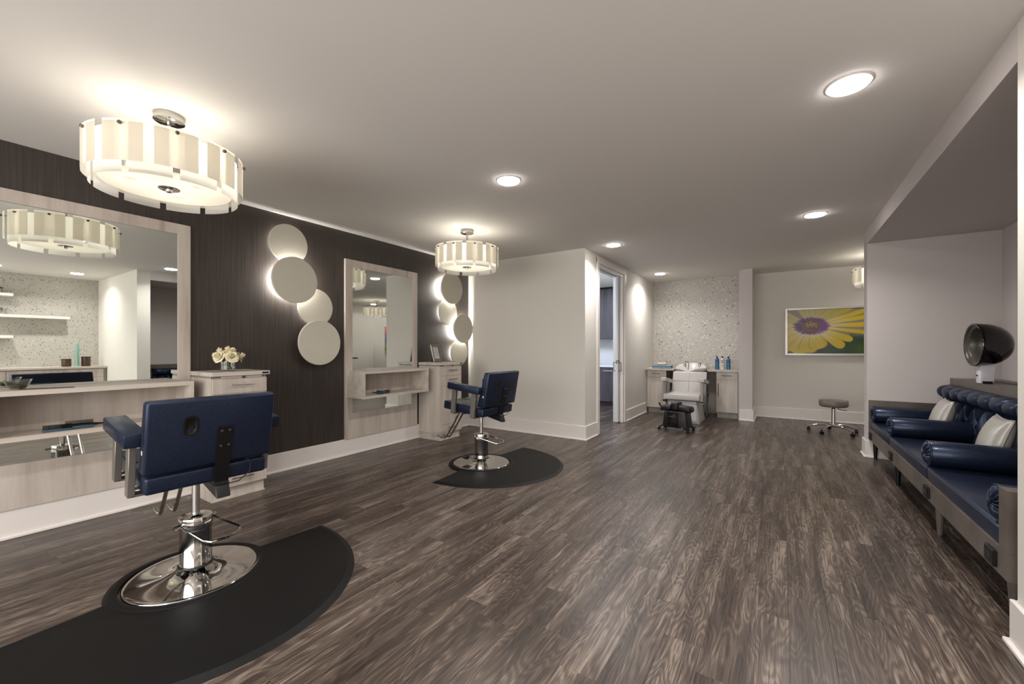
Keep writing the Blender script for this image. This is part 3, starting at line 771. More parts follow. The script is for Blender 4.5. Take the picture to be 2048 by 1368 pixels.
    v0 = [bm.verts.new((fx(z_) - .004, y_, z_)) for y_, z_ in out]; v1 = [bm.verts.new((fx(z_) + .002, y_, z_)) for y_, z_ in out]
    v2 = [bm.verts.new((fx(z_) - .004, cy2 + (y_ - cy2) * .7, cz + (z_ - cz) * .75)) for y_, z_ in out]; v3 = [bm.verts.new((fx(z_) - .0008, cy2 + (y_ - cy2) * .6, cz + (z_ - cz) * .65)) for y_, z_ in out]
    for A, Bv in ((v1, v0), (v0, v2), (v2, v3)):
        for i in range(24): bm.faces.new((A[i], A[(i + 1) % 24], Bv[(i + 1) % 24], Bv[i]))
    bm.faces.new(v3); sub('hand_slot', bm, 'black', bk)
    # bracket holding the back
    bm = nb(); y0, y1 = -.075, -.010
    hexa(bm, [(B - .012, y0, -.01), (B, y0, -.01), (B, y1, -.01), (B - .012, y1, -.01), (fx(.30) - .012, y0, .30), (fx(.30), y0, .30), (fx(.30), y1, .30), (fx(.30) - .012, y1, .30)])
    hexa(bm, [(B - .03, y0, -.01), (B + .2, y0, -.012), (B + .2, y1, -.012), (B - .03, y1, -.01), (B - .012, y0, .0), (B + .2, y0, .0), (B + .2, y1, .0), (B - .012, y1, .0)])
    bk2 = part('back_bracket', bm, 'black', smooth=False)
    bm = nb(); hexa(bm, [(B - .055, y0, -.075), (B + .14, y0, -.055), (B + .14, y1, -.055), (B - .055, y1, -.075), (B - .025, y0, -.012), (B + .15, y0, -.012), (B + .15, y1, -.012), (B - .025, y1, -.012)])
    bevel(bm, .004, 1); sub('tilt_housing', bm, 'black', bk2)
    bm = nb()
    for (yy, zz) in ((y0 + .015, .28), (y1 - .015, .28), (y0 + .015, .20), (y1 - .015, .20)):
        lathe(bm, [(0, -.004), (.006, -.003), (.007, 0)], 10, (fx(zz) - .0125, yy, zz), 'x')
    sub('screw', bm, 'steel', bk2)
    bm = nb(); tube(bm, [(B - .015, -.075, -.02), (B - .03, -.12, -.01), (B - .03, -.17, .03), (B - .02, -.175, .085), (B - .012, -.15, .098)], .003, 6); sub('cable', bm, 'black', bk2)
    # arms
    for s in (1, -1):
        ya = s * (W2 + .006); yb = s * (W2 + .075)
        yl, yh = min(ya, yb), max(ya, yb)
        bm = nb(); rbox(bm, -.20, .215, yl - (.02 if s > 0 else 0), yh + (.02 if s < 0 else 0), .235, .302, .008, 2); ar = part('armrest', bm, 'navy')
        bm = nb()
        ym = s * (W2 + .030)
        bm.free()
        for xa in (-.145, .115):
            bm = nb(); rbox(bm, xa, xa + .055, ym - .014, ym + .014, -.02, .236, .002, 1)
            bx(bm, xa, xa + .055, min(ym, s * .16), max(ym, s * .16), -.02, -.012)
            tube(bm, [(xa + .03, ym, .012), (xa + .03, s * (W2 - .03), .012)], .007, 8)
            sub('arm_post', bm, 'steelpaint', ar)
    # seat plate
    bm = nb(); bx(bm, -.12, .14, -.12, .12, -.022, .002); part('seat_plate', bm, 'black', smooth=False)
    # footrest: two bent bars carrying an acrylic oval
    bm = nb()
    for s in (-.035, .035):
        tube(bm, [(.20, s, .0), (.25, s, -.03), (.43, s, -.365), (.455, s, -.395), (.50, s, -.403), (.575, s, -.398)], .011, 8)
    ft = part('footrest_bars', bm, 'chrome')
    bm = nb(); n = 40; pts = [(.545 + .055 * math.copysign(abs(math.cos(2 * PI * i / n)) ** .8, math.cos(2 * PI * i / n)), .15 * math.sin(2 * PI * i / n)) for i in range(n)]
    prism(bm, pts, -.387, -.372); sub('footplate', bm, 'acryl', ft)
    return t_
c1 = styling_chair('navy styling chair seen from behind, nearest, in front of the big left mirror', 1.54, .95, math.radians(3.0), .0)
c2 = styling_chair('navy styling chair seen from the side, by the second mirror', 1.53, 3.548, math.radians(0.6), .0)

# ------------------------------------------------------------------ backwash: counter, cabinets, basin, chair, bottles, towels
t_ = thing('counter', 'pale stone-look counter running behind the white wash basin', 'counter', (0, 0, .825))
bm = nb()
for q in ((2.024, 2.56, 8.13, 8.755, 0, .032), (3.13, 3.630, 8.13, 8.755, 0, .032), (2.56, 3.13, 8.52, 8.755, 0, .032)): bx(bm, *q)
obj('worktop', bm, 'lighth', t_)
bm = nb(); bx(bm, 2.024, 2.05, 8.16, 8.75, -.825, 0); obj('end_panel', bm, 'greyh', t_)
bm = nb(); bx(bm, 3.608, 3.629, 8.16, 8.75, -.825, 0); obj('end_panel', bm, 'greyh', t_)
bm = nb(); bx(bm, 2.42, 3.26, 8.72, 8.75, -.825, 0); obj('back_panel', bm, 'greyh', t_)
def base_cab(x0, x1, label, hinge):
    t_ = thing('base_cabinet', label, 'cabinet', (x0, 8.17, 0))
    w = x1 - x0
    bm = nb(); bx(bm, 0, w, .02, .56, .10, .823); obj('carcass', bm, 'greyh', t_)
    bm = nb(); bx(bm, .01, w - .01, .06, .55, 0, .10); obj('plinth', bm, 'greyh', t_)
    bm = nb(); bx(bm, .002, w - .002, 0, .019, .690, .818); d = obj('drawer', bm, 'light', t_)
    hb = nb(); tube(hb, [(w * .25, -.028, .76), (w * .72, -.028, .76)], .005, 8)
    for a in (.32, .65): tube(hb, [(w * a, 0, .76), (w * a, -.028, .76)], .004, 6)
    obj('handle', hb, 'steel', d, True)
    bm = nb(); bx(bm, .002, w - .002, 0, .019, .11, .686); d = obj('door', bm, 'light', t_)
    hx = w - .035 if hinge == 'l' else .035
    hb = nb(); tube(hb, [(hx, -.028, .39), (hx, -.028, .62)], .005, 8)
    for a in (.43, .58): tube(hb, [(hx, 0, a), (hx, -.028, a)], .004, 6)
    obj('handle', hb, 'steel', d, True)
base_cab(2.053, 2.41, 'low pale cabinet under the folded blue towel', 'l')
base_cab(3.27, 3.605, 'low pale cabinet under the three bottles', 'r')
# wash basin
t_ = thing('wash_basin', 'white ceramic shampoo basin between the two counter ends', 'basin', (2.845, 8.10, 0))
bm = nb(); n = 48
def ov(a, rx, ry, yo=0): return (rx * math.cos(a), ry * math.sin(a) + yo)
prof = [(.10, .08, .60), (.17, .14, .70), (.235, .20, .80), (.265, .235, .845), (.275, .25, .875), (.262, .238, .888), (.235, .21, .872), (.19, .165, .80), (.12, .11, .74), (.0001, .0001, .73)]
rings = []
for rx, ry, z in prof:
    rg = []
    for i in range(n):
        a = 2 * PI * i / n; x, y = ov(a, rx, ry, .03)
        zz = z
        if z > .8:
            zz = z + .085 * max(0, math.sin(a)) ** 1.2 - (.045 * math.exp(-((a - 1.5 * PI) / .35) ** 2))
        rg.append(bm.verts.new((x, y, zz)))
    rings.append(rg)
for A, B_ in zip(rings, rings[1:]):
    for i in range(n): bm.faces.new((A[i], A[(i + 1) % n], B_[(i + 1) % n], B_[i]))
bmesh.ops.remove_doubles(bm, verts=bm.verts, dist=.0005)
obj('bowl', bm, 'ceramic', t_, True, angle=70)
bm = nb(); pts = []
hexa(bm, [(-.10, .03, 0), (.12, .03, 0), (.12, .30, 0), (-.10, .30, 0), (-.13, -.02, .78), (.13, -.02, .78), (.13, .28, .80), (-.13, .28, .80)]); bevel(bm, .01, 2); obj('pedestal', bm, 'grey', t_, True)
for sg in (-1, 1):
    bm = nb(); pr = []
    for i in range(14):
        f = i / 13; pr.append((-.10 + .34 * f ** .7, .83 - .83 * f ** 2.2))
    pr2 = [(-.10, .83)] + pr + [(.24, 0), (.0, 0), (-.06, .5)]
    a = [bm.verts.new((sg * .235, y, z)) for y, z in pr]; c = [bm.verts.new((sg * .255, y, z)) for y, z in pr]
    a2 = [bm.verts.new((sg * .235, .33, z)) for y, z in pr]; c2_ = [bm.verts.new((sg * .255, .33, z)) for y, z in pr]
    for i in range(13):
        for P_, Q_ in ((a, a2), (c, c2_), (a, c), (a2, c2_)): bm.faces.new((P_[i], P_[i + 1], Q_[i + 1], Q_[i]))
    obj('side_shell', bm, 'grey', t_, True)
bm = nb(); lathe(bm, [(0, 0), (.024, 0), (.024, .02), (.016, .03), (.014, .06), (.018, .065), (0, .07)], 16, (-.13, .20, .925)); tube(bm, [(-.13, .20, .985), (-.11, .17, .992)], .006, 8); obj('sprayer', bm, 'chrome', t_, True)
bm = nb(); lathe(bm, [(0, 0), (.026, 0), (.026, .025), (.02, .045), (0, .05)], 16, (.13, .20, .925)); tube(bm, [(.13, .20, .965), (.10, .15, .99), (.06, .12, .985)], [.012, .009, .006], 8); obj('mixer_tap', bm, 'chrome', t_, True)
bm = nb(); tube(bm, [(-.11, .17, .985), (-.07, .12, .99), (-.03, .06, .965), (-.02, -.02, .90), (-.02, -.06, .86)], .006, 8); obj('hose', bm, 'black', t_, True)
# shampoo chair
t_ = thing('shampoo_chair', 'white reclining shampoo chair with grey-sided arms, in front of the basin', 'chair', (2.87, 7.40, 0))
bm = nb(); hexa(bm, [(-.27, -.10, 0), (.255, -.10, 0), (.255, .50, 0), (-.27, .50, 0), (-.24, -.12, .37), (.21, -.12, .37), (.21, .42, .37), (-.24, .42, .37)]); bevel(bm, .008, 2); bo = obj('base', bm, 'wvinyl', t_, True)
bm = nb(); hexa(bm, [(-.24, -.108, .045), (.215, -.108, .045), (.215, -.104, .045), (-.24, -.104, .045), (-.215, -.126, .34), (.18, -.126, .34), (.18, -.121, .34), (-.215, -.121, .34)]); bevel(bm, .003, 1); obj('front_panel', bm, 'white', bo, True)
bm = nb(); rbox(bm, -.295, .275, -.20, .36, .385, .485, .022, 3); obj('seat', bm, 'wvinyl', t_, True)
bm = nb(); hexa(bm, [(-.255, .23, .44), (.30, .23, .44), (.30, .33, .44), (-.255, .33, .44), (-.255, .39, .83), (.30, .39, .83), (.30, .46, .83), (-.255, .46, .83)]); bevel(bm, .018, 3); bk = obj('backrest', bm, 'wvinyl', t_, True)
bm = nb(); tube(bm, [(.022, .251, .50), (.022, .385, .815)], .002, 5); tube(bm, [(-.25, .322, .67), (.295, .322, .67)], .002, 5); obj('seam', bm, 'grey', bk)
for sg, xo in ((-1, -.285), (1, .30)):
    bm = nb(); b2 = nb(); bx(b2, xo - .04, xo + .045, -.24, .30, 0, .065); bevel(b2, .014, 3); merge(bm, b2, Matrix.Translation((0, 0, .665)) @ Matrix.Rotation(math.radians(-7), 4, 'X')); ar = obj('armrest', bm, 'wvinyl', t_, True)
    bm = nb()
    for yy in (-.16, .16): bx(bm, xo - .02, xo + .02, yy - .03, yy + .03, .36, .665)
    bx(bm, xo - .02, xo + .02, -.19, .19, .34, .38); obj('arm_frame', bm, 'steelpaint', ar)
bm = nb(); tube(bm, [(.33, -.06, .37), (.37, -.10, .345), (.385, -.12, .39), (.385, -.12, .46)], .007, 8); lv = obj('recline_lever', bm, 'chrome', t_, True)
bm = nb(); tube(bm, [(.385, -.12, .455), (.385, -.12, .52)], .013, 10); obj('grip', bm, 'black', lv, True)
# black rolling leg rest
t_ = thing('leg_rest', 'black rolling foot rest with a split padded top in front of the shampoo chair', 'foot rest', (2.915, 6.62, 0), math.radians(-8))
bm = nb(); hexa(bm, [(-.18, -.13, .05), (.19, -.13, .05), (.19, .14, .05), (-.18, .14, .05), (-.155, -.11, .30), (.165, -.11, .30), (.165, .12, .30), (-.155, .12, .30)]); bevel(bm, .02, 3); bd = obj('body', bm, 'black', t_, True)
bm = nb(); hexa(bm, [(-.10, -.136, .07), (.06, -.136, .07), (.06, -.128, .07), (-.10, -.128, .07), (-.10, -.120, .29), (.06, -.120, .29), (.06, -.112, .29), (-.10, -.112, .29)]); bevel(bm, .003, 1); obj('front_plate', bm, 'blackg', bd, True)
bm = nb(); tube(bm, [(-.075, -.131, .215), (-.05, -.1325, .225), (-.03, -.132, .213), (-.01, -.132, .222), (.012, -.131, .208), (.03, -.132, .216)], .0022, 5); lathe(bm, [(0, -.004), (.007, -.003), (.007, 0)], 10, (.0, -.128, .235), 'y'); obj('emblem', bm, 'silverp', bd, True)
for nm, x0, x1, z0, z1 in (('pad_left', -.225, -.06, .305, .385), ('pad_middle', -.065, .045, .30, .425), ('pad_right', .035, .225, .30, .385)):
    bm = nb(); rbox(bm, x0, x1, -.10, .11, z0, z1, .028, 4)
    for v in bm.verts:
        if nm != 'pad_middle':
            e = abs(v.co.x) / .225; v.co.z -= .03 * e ** 3 - .006 * math.cos(v.co.x * 30)
        else: v.co.z += .012 * (abs(v.co.x + .01) / .055) ** 2 if v.co.z > .37 else 0
    obj('pad', bm, 'black', t_, True)
bm = nb(); tube(bm, [(-.17, .0, .31), (-.20, -.02, .31), (-.225, -.03, .33), (-.26, -.04, .40)], [.006, .006, .008, .014], 10); obj('lever', bm, 'blackg', t_, True)
for sx, sy in ((-.225, -.12), (-.225, .13), (.2, -.13), (.2, .13)):
    bm = nb(); hexa(bm, [(sx - .045, sy - .045, .045), (sx + .045, sy - .045, .045), (sx + .045, sy + .045, .045), (sx - .045, sy + .045, .045), (sx * .6 - .04, sy * .6 - .04, .085), (sx * .6 + .04, sy * .6 - .04, .085), (sx * .6 + .04, sy * .6 + .04, .085), (sx * .6 - .04, sy * .6 + .04, .085)]); bevel(bm, .01, 2); lg = obj('leg', bm, 'blackg', t_, True)
    bm = nb(); lathe(bm, [(0, -.016), (.02, -.016), (.025, -.01), (.025, .01), (.02, .016), (0, .016)], 16, (sx, sy, .025), 'x'); obj('caster', bm, 'black', lg, True)
# bottles
def bottle(label, x, mat, ink):
    t_ = thing('bottle', label, 'bottle', (x, 8.36, .857), 0, 'hair product bottles on the counter')
    bm = nb(); lathe(bm, [(0, 0), (.031, 0), (.035, .004), (.035, .165), (.032, .185), (.018, .208), (.013, .213), (0, .213)], 28); bo = obj('bottle_body', bm, mat, t_, True)
    bm = nb(); lathe(bm, [(0, .211), (.014, .211), (.014, .238), (.012, .24), (0, .24)], 20); obj('cap', bm, 'black', t_, True)
    for (z, a0, a1, h_) in ((.160, -2.2, -1.0, .010), (.128, -2.0, -1.2, .016), (.112, -1.9, -1.45, .010), (.070, -2.1, -1.05, .010), (.045, -2.0, -1.2, .004)):
        bm = nb(); lathe(bm, [(.0354, z), (.0354, z + h_)], 10, a0=a0, a1=a1); obj('label_print', bm, ink, bo)
bottle('blue bottle with black cap, left of the white one', 3.262, 'bblue', 'black')
bottle('white bottle with black cap between two blue ones', 3.348, 'bwhite', 'black')
bottle('blue bottle with black cap, nearest the column', 3.445, 'bblue', 'black')
def towel(label, loc, w, d, h_, mat, n):
    t_ = thing('folded_towel', label, 'towel', loc, math.radians(4))
    for k in range(n):
        bm = nb(); rbox(bm, -w / 2, w / 2, -d / 2, d / 2, k * h_ / n, (k + 1) * h_ / n - .001, h_ / n * .42, 3); obj('fold', bm, mat, t_, True)
towel('folded blue towel on the left counter end', (2.30, 8.34, .858), .36, .22, .062, 'towel', 2)
towel('small rolled cream cloth tied with ribbon on top of the blue towel', (2.29, 8.36, .921), .17, .12, .045, 'towelw', 1)

# ------------------------------------------------------------------ stool on casters
t_ = thing('rolling_stool', 'round grey padded stool on a chrome five-star base with casters', 'stool', (4.885, 7.66, 0))
bm = nb(); lathe(bm, [(0, .385), (.15, .385), (.168, .395), (.176, .42), (.176, .455), (.168, .475), (.14, .485), (0, .487)], 48); se = obj('seat', bm, 'gvinyl', t_, True, angle=60)
bm = nb(); lathe(bm, [(.1705, .473), (.1725, .476), (.1705, .479)], 48); obj('piping', bm, 'gvinyl', se, True)
bm = nb(); lathe(bm, [(.026, .21), (.026, .355)], 20) ; lathe(bm, [(0, .095), (.03, .095), (.027, .12), (.026, .33), (0, .33)], 20); obj('column', bm, 'chrome', t_, True)
bm = nb(); lathe(bm, [(.02, .325), (.016, .37), (.03, .386)], 20); obj('gas_lift', bm, 'black', t_, True)
bm = nb(); tube(bm, [(.03, -.02, .38), (.06, -.06, .36), (.10, -.10, .352), (.14, -.12, .352)], .005, 8); obj('height_lever', bm, 'black', t_, True)
for k in range(5):
    a = math.radians(72 * k + 200 - 33)
    ca, sa = math.cos(a), math.sin(a)
    bm = nb(); tube(bm, [(.015 * ca, .015 * sa, .105), (.10 * ca, .10 * sa, .115), (.2 * ca, .2 * sa, .10), (.30 * ca, .30 * sa, .068)], [.022, .018, .015, .012], 10); lg = obj('leg', bm, 'chrome', t_, True)
    bm = nb(); bm2 = nb(); lathe(bm2, [(0, -.02), (.022, -.02), (.026, -.014), (.026, -.004), (.015, -.003), (.015, .003), (.026, .004), (.026, .014), (.022, .02), (0, .02)], 18, (0, 0, 0), 'x')
    merge(bm, bm2, Matrix.Translation((.30 * ca, .30 * sa, .027)) @ Matrix.Rotation(a + .9 * k, 4, 'Z')); tube(bm, [(.30 * ca, .30 * sa, .03), (.30 * ca, .30 * sa, .068)], .008, 8); obj('caster', bm, 'black', lg, True)

# ------------------------------------------------------------------ pictures on the far wall
def colour_mesh(name, w, h, nx_, ny_, fn, parent):
    vs_ = []; fs = []; cols = []
    for j in range(ny_ + 1):
        for i in range(nx_ + 1): vs_.append((w * i / nx_, 0, h * j / ny_))
    for j in range(ny_):
        for i in range(nx_):
            a = j * (nx_ + 1) + i; fs.append((a, a + 1, a + nx_ + 2, a + nx_ + 1)); cols.append(lin(fn(w * (i + .5) / nx_, h - h * (j + .5) / ny_)))
    me = bpy.data.meshes.new(name); me.from_pydata(vs_, [], fs)
    at = me.color_attributes.new('print', 'FLOAT_COLOR', 'CORNER')
    k = 0; flat = []
    for c in cols: flat += list(c) * 4
    at.data.foreach_set('color', flat)
    me.materials.append(M['print']); o = bpy.data.objects.new(name, me); COL.objects.link(o); o.parent = parent
    return o
def mixc(a, b_, t): t = max(0, min(1, t)); return tuple(a[i] * (1 - t) + b_[i] * t for i in range(3))
def fp(px, py): return ((px - 178) * .000615, (py - 225) * .00078)
CX_, CY_ = fp(725, 585)
tips = [fp(*q) + (wd,) for *q, wd in [(-500, 150, .12), (-500, 330, .1), (-450, 620, .12), (-200, 860, .12), (60, 1090, .10), (200, -350, .1), (500, -420, .1), (850, -380, .1), (1200, -200, .10), (1480, 20, .08),
        (350, 1190, .125), (620, 1170, .125), (910, 1090, .12), (1650, 170, .042), (1440, 1050, .06), (1620, 900, .046), (1890, 280, .027), (1930, 745, .022), (2050, 390, .026), (2080, 570, .03)]]
def flower(x, z):
    # x from left, z from top, metres
    n = mnoise.noise(Vector((x * 2.6, z * 3.2, 1.0)))
    bgc = mixc((128, 120, 124), (34, 58, 30), (z - .46) * 6 + n * 1.2 + (.25 if x > .85 else 0))
    bgc = mixc(bgc, (70, 98, 34), max(0, 1 - math.hypot(x - .98, z - .68) / .16) * .8)
    if x < .5: bgc = mixc(bgc, (34, 38, 26), (z - .5) * 8)
    col = bgc
    for tx, tz, wd in tips:
        dx, dz = tx - CX_, tz - CY_; L = math.hypot(dx, dz); ux, uz = dx / L, dz / L
        rx, rz = x - CX_, z - CY_; s = rx * ux + rz * uz; p = abs(rx * uz - rz * ux); q = (rx * uz - rz * ux)
        if s < 0 or s > L: continue
        f = s / L
        wdt = wd * (min(1, f / .75) ** .9) * (math.sqrt(max(0, 1 - ((f - .85) / .15) ** 2)) if f > .85 else 1) + .012
        if p < wdt:
            c = mixc((214, 200, 186), (196, 170, 24), (f * 1.6 - .28) if L > .6 else (f * 2.6 - .85))
            e = p / wdt
            c = mixc(c, (120, 104, 20), max(0, e - .72) * 1.6)
            st = mnoise.noise(Vector((q * 60, s * 4, tx * 9)))
            c = mixc(c, (150, 132, 40), max(0, st) * .45)
            if tz < CY_ and tx < 1.0: c = mixc(c, (150, 146, 70), .5)
            col = c
    # purple ring
    ex, ez = (x - CX_) / .262, (z - CY_) / .155
    rr_ = math.hypot(ex, ez); a = math.atan2(ez, ex)
    edge = 1 + .16 * mnoise.noise(Vector((a * 6, 0, 3))) + .1 * mnoise.noise(Vector((a * 20, 0, 5)))
    if rr_ < edge:
        c = mixc((66, 34, 92), (120, 62, 128), (math.cos(a) * .5 + .3) + mnoise.noise(Vector((a * 14, rr_ * 2, 2))) * .6)
        if mnoise.noise(Vector((a * 9 + 4, 0, 8))) > .45: c = (176, 150, 190)
        col = mixc(c, col, (rr_ - edge + .18) * 5)
    ex, ez = (x - CX_) / .128, (z - CY_) / .115
    rr_ = math.hypot(ex, ez)
    if rr_ < 1:
        v = mnoise.noise(Vector((x * 130, z * 130, 0)))
        col = mixc((52, 24, 26), (188, 120, 52), v * 2.2 + .15)
        if rr_ < .62 and z < CY_ + .02:
            v = mnoise.noise(Vector((x * 120, z * 60, 7))); col = mixc(col, (206, 190, 186), v * 3)
    return col
def framed(label, x0, x1, z0, z1, fn, nx_, ny_):
    t_ = thing('framed_picture', label, 'picture', (x0, YF - .001, z0))
    w, h = x1 - x0, z1 - z0; f = .04
    bm = nb()
    for q in ((0, f, -.035, 0, 0, h), (w - f, w, -.035, 0, 0, h), (f, w - f, -.035, 0, 0, f), (f, w - f, -.035, 0, h - f, h)): bx(bm, *q)
    bevel(bm, .005, 1)
    obj('frame', bm, 'pframe', t_)
    bm = nb(); bx(bm, f * .5, w - f * .5, -.02, -.002, f * .5, h - f * .5); obj('backing', bm, 'black', t_)
    o = colour_mesh('print', w - 2 * f, h - 2 * f, nx_, ny_, fn, t_); o.location = (f, -.021, f)
framed('large framed photograph of a yellow daisy with purple centre', 4.298, 5.76, 1.117, 1.946, flower, 300, 165)
def abstract(x, z):
    n1 = mnoise.noise(Vector((x * 14, z * 3, 0))); n2 = mnoise.noise(Vector((x * 5, z * 9, 4)))
    c = mixc((214, 84, 44), (88, 40, 120), z * 4 + n1)
    c = mixc(c, (40, 60, 150), (z - .2) * 5 + n2 - .2)
    if abs(z - .35) < .01 + .01 * n1: c = (220, 70, 90)
    c = mixc(c, (96, 140, 30), (z - .42 + n1 * .12) * 9)
    return c
framed('colourful abstract framed picture seen only in the second mirror', 5.92, 6.34, 1.117, 1.946, abstract, 40, 80)

# ------------------------------------------------------------------ niche bench
t_ = thing('niche_bench', 'long built-in bench with navy seat cushions and tufted back inside the right-hand niche', 'bench', (0, 0, 0))
YA, YZ = 2.715, 6.17
bm = nb(); bx(bm, 5.075, 5.105, YA + .0, YZ - .031, .215, .338); obj('apron', bm, 'benchw', t_)
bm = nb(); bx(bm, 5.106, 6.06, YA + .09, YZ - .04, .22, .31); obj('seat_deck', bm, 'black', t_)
bm = nb(); hexa(bm, [(5.075, YA, .339), (6.08, YA, .339), (6.08, YA + .085, .339), (5.075, YA + .085, .339), (5.075, YA, .615), (6.08, YA, .615), (6.08, YA + .085, .615), (5.075, YA + .085, .615)]); bx(bm, 5.106, 6.08, YA, YA + .08, .215, .3385); obj('arm_panel', bm, 'benchw', t_)
bm = nb(); bx(bm, 5.075, 6.08, YZ - .03, YZ, .215, .655); obj('arm_panel', bm, 'benchw', t_)
segs = [(YA + .087, 3.965), (3.968, 5.155), (5.158, YZ - .032)]
for a, c in segs:
    bm = nb(); rbox(bm, 5.085, 5.72, a, c, .325, .425, .02, 3); obj('seat_cushion', bm, 'navy', t_, True)
# ledge behind the backrest
bm = nb(); bx(bm, 5.735, 6.103, YN0 + .002, YN1 - .002, .855, .93); lo_ = obj('ledge', bm, 'benchw', t_)
bm = nb(); bx(bm, 5.76, 6.103, YN0 + .01, YN1 - .01, .31, .855); obj('ledge_body', bm, 'benchw', t_)
for yc in (5.35, 3.7):
    bm = nb(); bx(bm, 5.90, 5.98, yc - .35, yc + .45, .9295, .9308); obj('cord_slot', bm, 'black', lo_)
# tufted back: height field
def tuft():
    bm = nb(); ny_ = 560; nz_ = 44; y0, y1 = YA + .09, YZ - .034; z0, z1 = .40, .865
    pitch = .2295
    rowA, rowB = .735, .575
    creases = []
    nbt = int((y1 - y0) / pitch) + 3
    for k in range(-1, nbt):
        ya = y0 + k * pitch; yb = ya + pitch / 2
        creases += [((ya, .90), (ya, rowA)), ((ya, rowA), (yb, rowB)), ((ya, rowA), (yb - pitch, rowB)), ((yb, rowB), (yb, .35))]
    def dist(p, s):
        (ax, az), (bx_, bz) = s; vx, vz = bx_ - ax, bz - az; wx, wz = p[0] - ax, p[1] - az
        t = max(0, min(1, (wx * vx + wz * vz) / (vx * vx + vz * vz))); return math.hypot(wx - t * vx, wz - t * vz)
    grid = []
    for j in range(nz_ + 1):
        row = []; z = z0 + (z1 - z0) * j / nz_
        for i in range(ny_ + 1):
            y = y0 + (y1 - y0) * i / ny_
            k0 = int((y - y0) / pitch) * 4 
            near = creases[max(0, k0): k0 + 16]
            d = min(dist((y, z), s) for s in near)
            puff = .052 * (1 - math.exp(-d / .028))
            # roll profile: the top band bulges forward over the lower field
            f = (z - rowA) / (z1 - rowA)
            if f > 0: prof = .035 + .045 * math.sqrt(max(0, 1 - (2 * f - 1) ** 2)); puff *= max(.15, math.sqrt(max(0, 1 - max(0, (f - .55) / .45) ** 2)))
            else: prof = .035 - .02 * f
            ends = min((y - y0), (y1 - y)); pe = min(1, ends / .04); puff *= math.sqrt(pe)
            row.append(bm.verts.new((5.745 - prof * (0.4 + .6 * pe) - puff, y, z)))
        grid.append(row)
    for j in range(nz_):
        for i in range(ny_): bm.faces.new((grid[j][i], grid[j][i + 1], grid[j + 1][i + 1], grid[j + 1][i]))
    # back wall closing the shell
    bl = [bm.verts.new((5.752, v.co.y, z1)) for v in grid[-1]]
    for i in range(ny_): bm.faces.new((grid[-1][i], grid[-1][i + 1], bl[i + 1], bl[i]))
    for idx in (0, -1):
        col = [grid[j][idx] for j in range(nz_ + 1)]; bk_ = [bm.verts.new((5.752, v.co.y, v.co.z)) for v in col]
        for j in range(nz_): bm.faces.new((col[j], col[j + 1], bk_[j + 1], bk_[j]))
    return bm, [(y0 + k * pitch, rowA) for k in range(1, nbt - 2)] + [(y0 + (k + .5) * pitch, rowB) for k in range(0, nbt - 2)]
bm, btn = tuft(); bk = obj('backrest', bm, 'navy', t_, True, angle=80)
for y, z in btn:
    if y > YZ - .06: continue
    bm = nb(); lathe(bm, [(0, -.014), (.006, -.012), (.010, -.006), (.011, 0)], 12, (5.705, y, z), 'x'); obj('button', bm, 'navy', bk, True)
for y in (6.12, 5.05, 3.87, 2.82):
    for x in (5.13, 5.95):
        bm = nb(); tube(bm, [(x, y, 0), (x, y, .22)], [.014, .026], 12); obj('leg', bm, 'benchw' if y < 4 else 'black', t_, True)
for y in (6.0, 4.99, 3.89, 2.865):
    bm = nb(); y = y + .0; bx(bm, 5.060, 5.0755, y - .05, y + .05, .235, .31); bevel(bm, .003, 1); oo = obj('power_outlet', bm, 'black', t_)
    bm = nb(); bx(bm, 5.0585, 5.061, y - .03, y + .03, .255, .29)
    for q in (-.018, .018):
        for dz in (-.006, .006): bx(bm, 5.0580, 5.0590, y + q - .002, y + q + .006, .272 + dz - .0012, .272 + dz + .0012)
    obj('socket_face', bm, 'blackg', oo)
# bolsters
def bolster(y, label, z=.512, x0=5.10, x1=5.63, r_=.086):
    t_ = thing('bolster', label, 'cushion', (x0, y, z), 0, 'navy bolsters across the bench')
    L = x1 - x0
    bm = nb(); lathe(bm, [(r_ * .93, .004), (r_, .014), (r_ * 1.01, L / 2), (r_, L - .014), (r_ * .93, L - .004)], 48, (0, 0, 0), 'x')
    bd = obj('cover', bm, 'navy', t_, True, angle=80)
    for e, xe in ((-1, .004), (1, L - .004)):
        bm = nb(); n = 96; rs = [1.0, .93, .8, .6, .4, .2, .08, .0]
        rings = []
        for ri, q in enumerate(rs):
            rg = []
            for i in range(n):
                a = 2 * PI * i / n
                pl = .011 * math.sin(14 * a + 2.2 * math.sin(2 * a) + q * 2.0) * (1 - q) ** .35 * (q > .05) * min(1, (1.02 - q) * 6)
                xx = xe + e * (.022 * (1 - q ** 2) ** .5 * (1 if q > .3 else q / .3) + pl * (1 if q > .15 else .3))
                rr_ = r_ * .955 * q * (1 + .03 * math.sin(7 * a) * (1 - q))
                rg.append(bm.verts.new((xx, rr_ * math.cos(a), rr_ * math.sin(a))))
            rings.append(rg)
        for A, B_ in zip(rings, rings[1:]):
            for i in range(n): bm.faces.new((A[i], A[(i + 1) % n], B_[(i + 1) % n], B_[i]))
        bmesh.ops.remove_doubles(bm, verts=bm.verts, dist=.00005)
        obj('gathered_end', bm, 'navy', t_, True, angle=90)
        bm = nb(); tube(bm, [(xe + e * .001, r_ * .985 * math.cos(2 * PI * i / 48), r_ * .985 * math.sin(2 * PI * i / 48)) for i in range(48)], .0042, 8, closed=True); obj('piping', bm, 'navy', t_, True)
    return t_
bolster(6.04, 'farthest navy bolster, against the end panel of the bench')
bolster(5.19, 'second navy bolster from the far end of the bench')
bolster(4.02, 'third navy bolster, in front of the nearer silver pillow')
bolster(2.905, 'nearest navy bolster beside the near wooden arm panel')
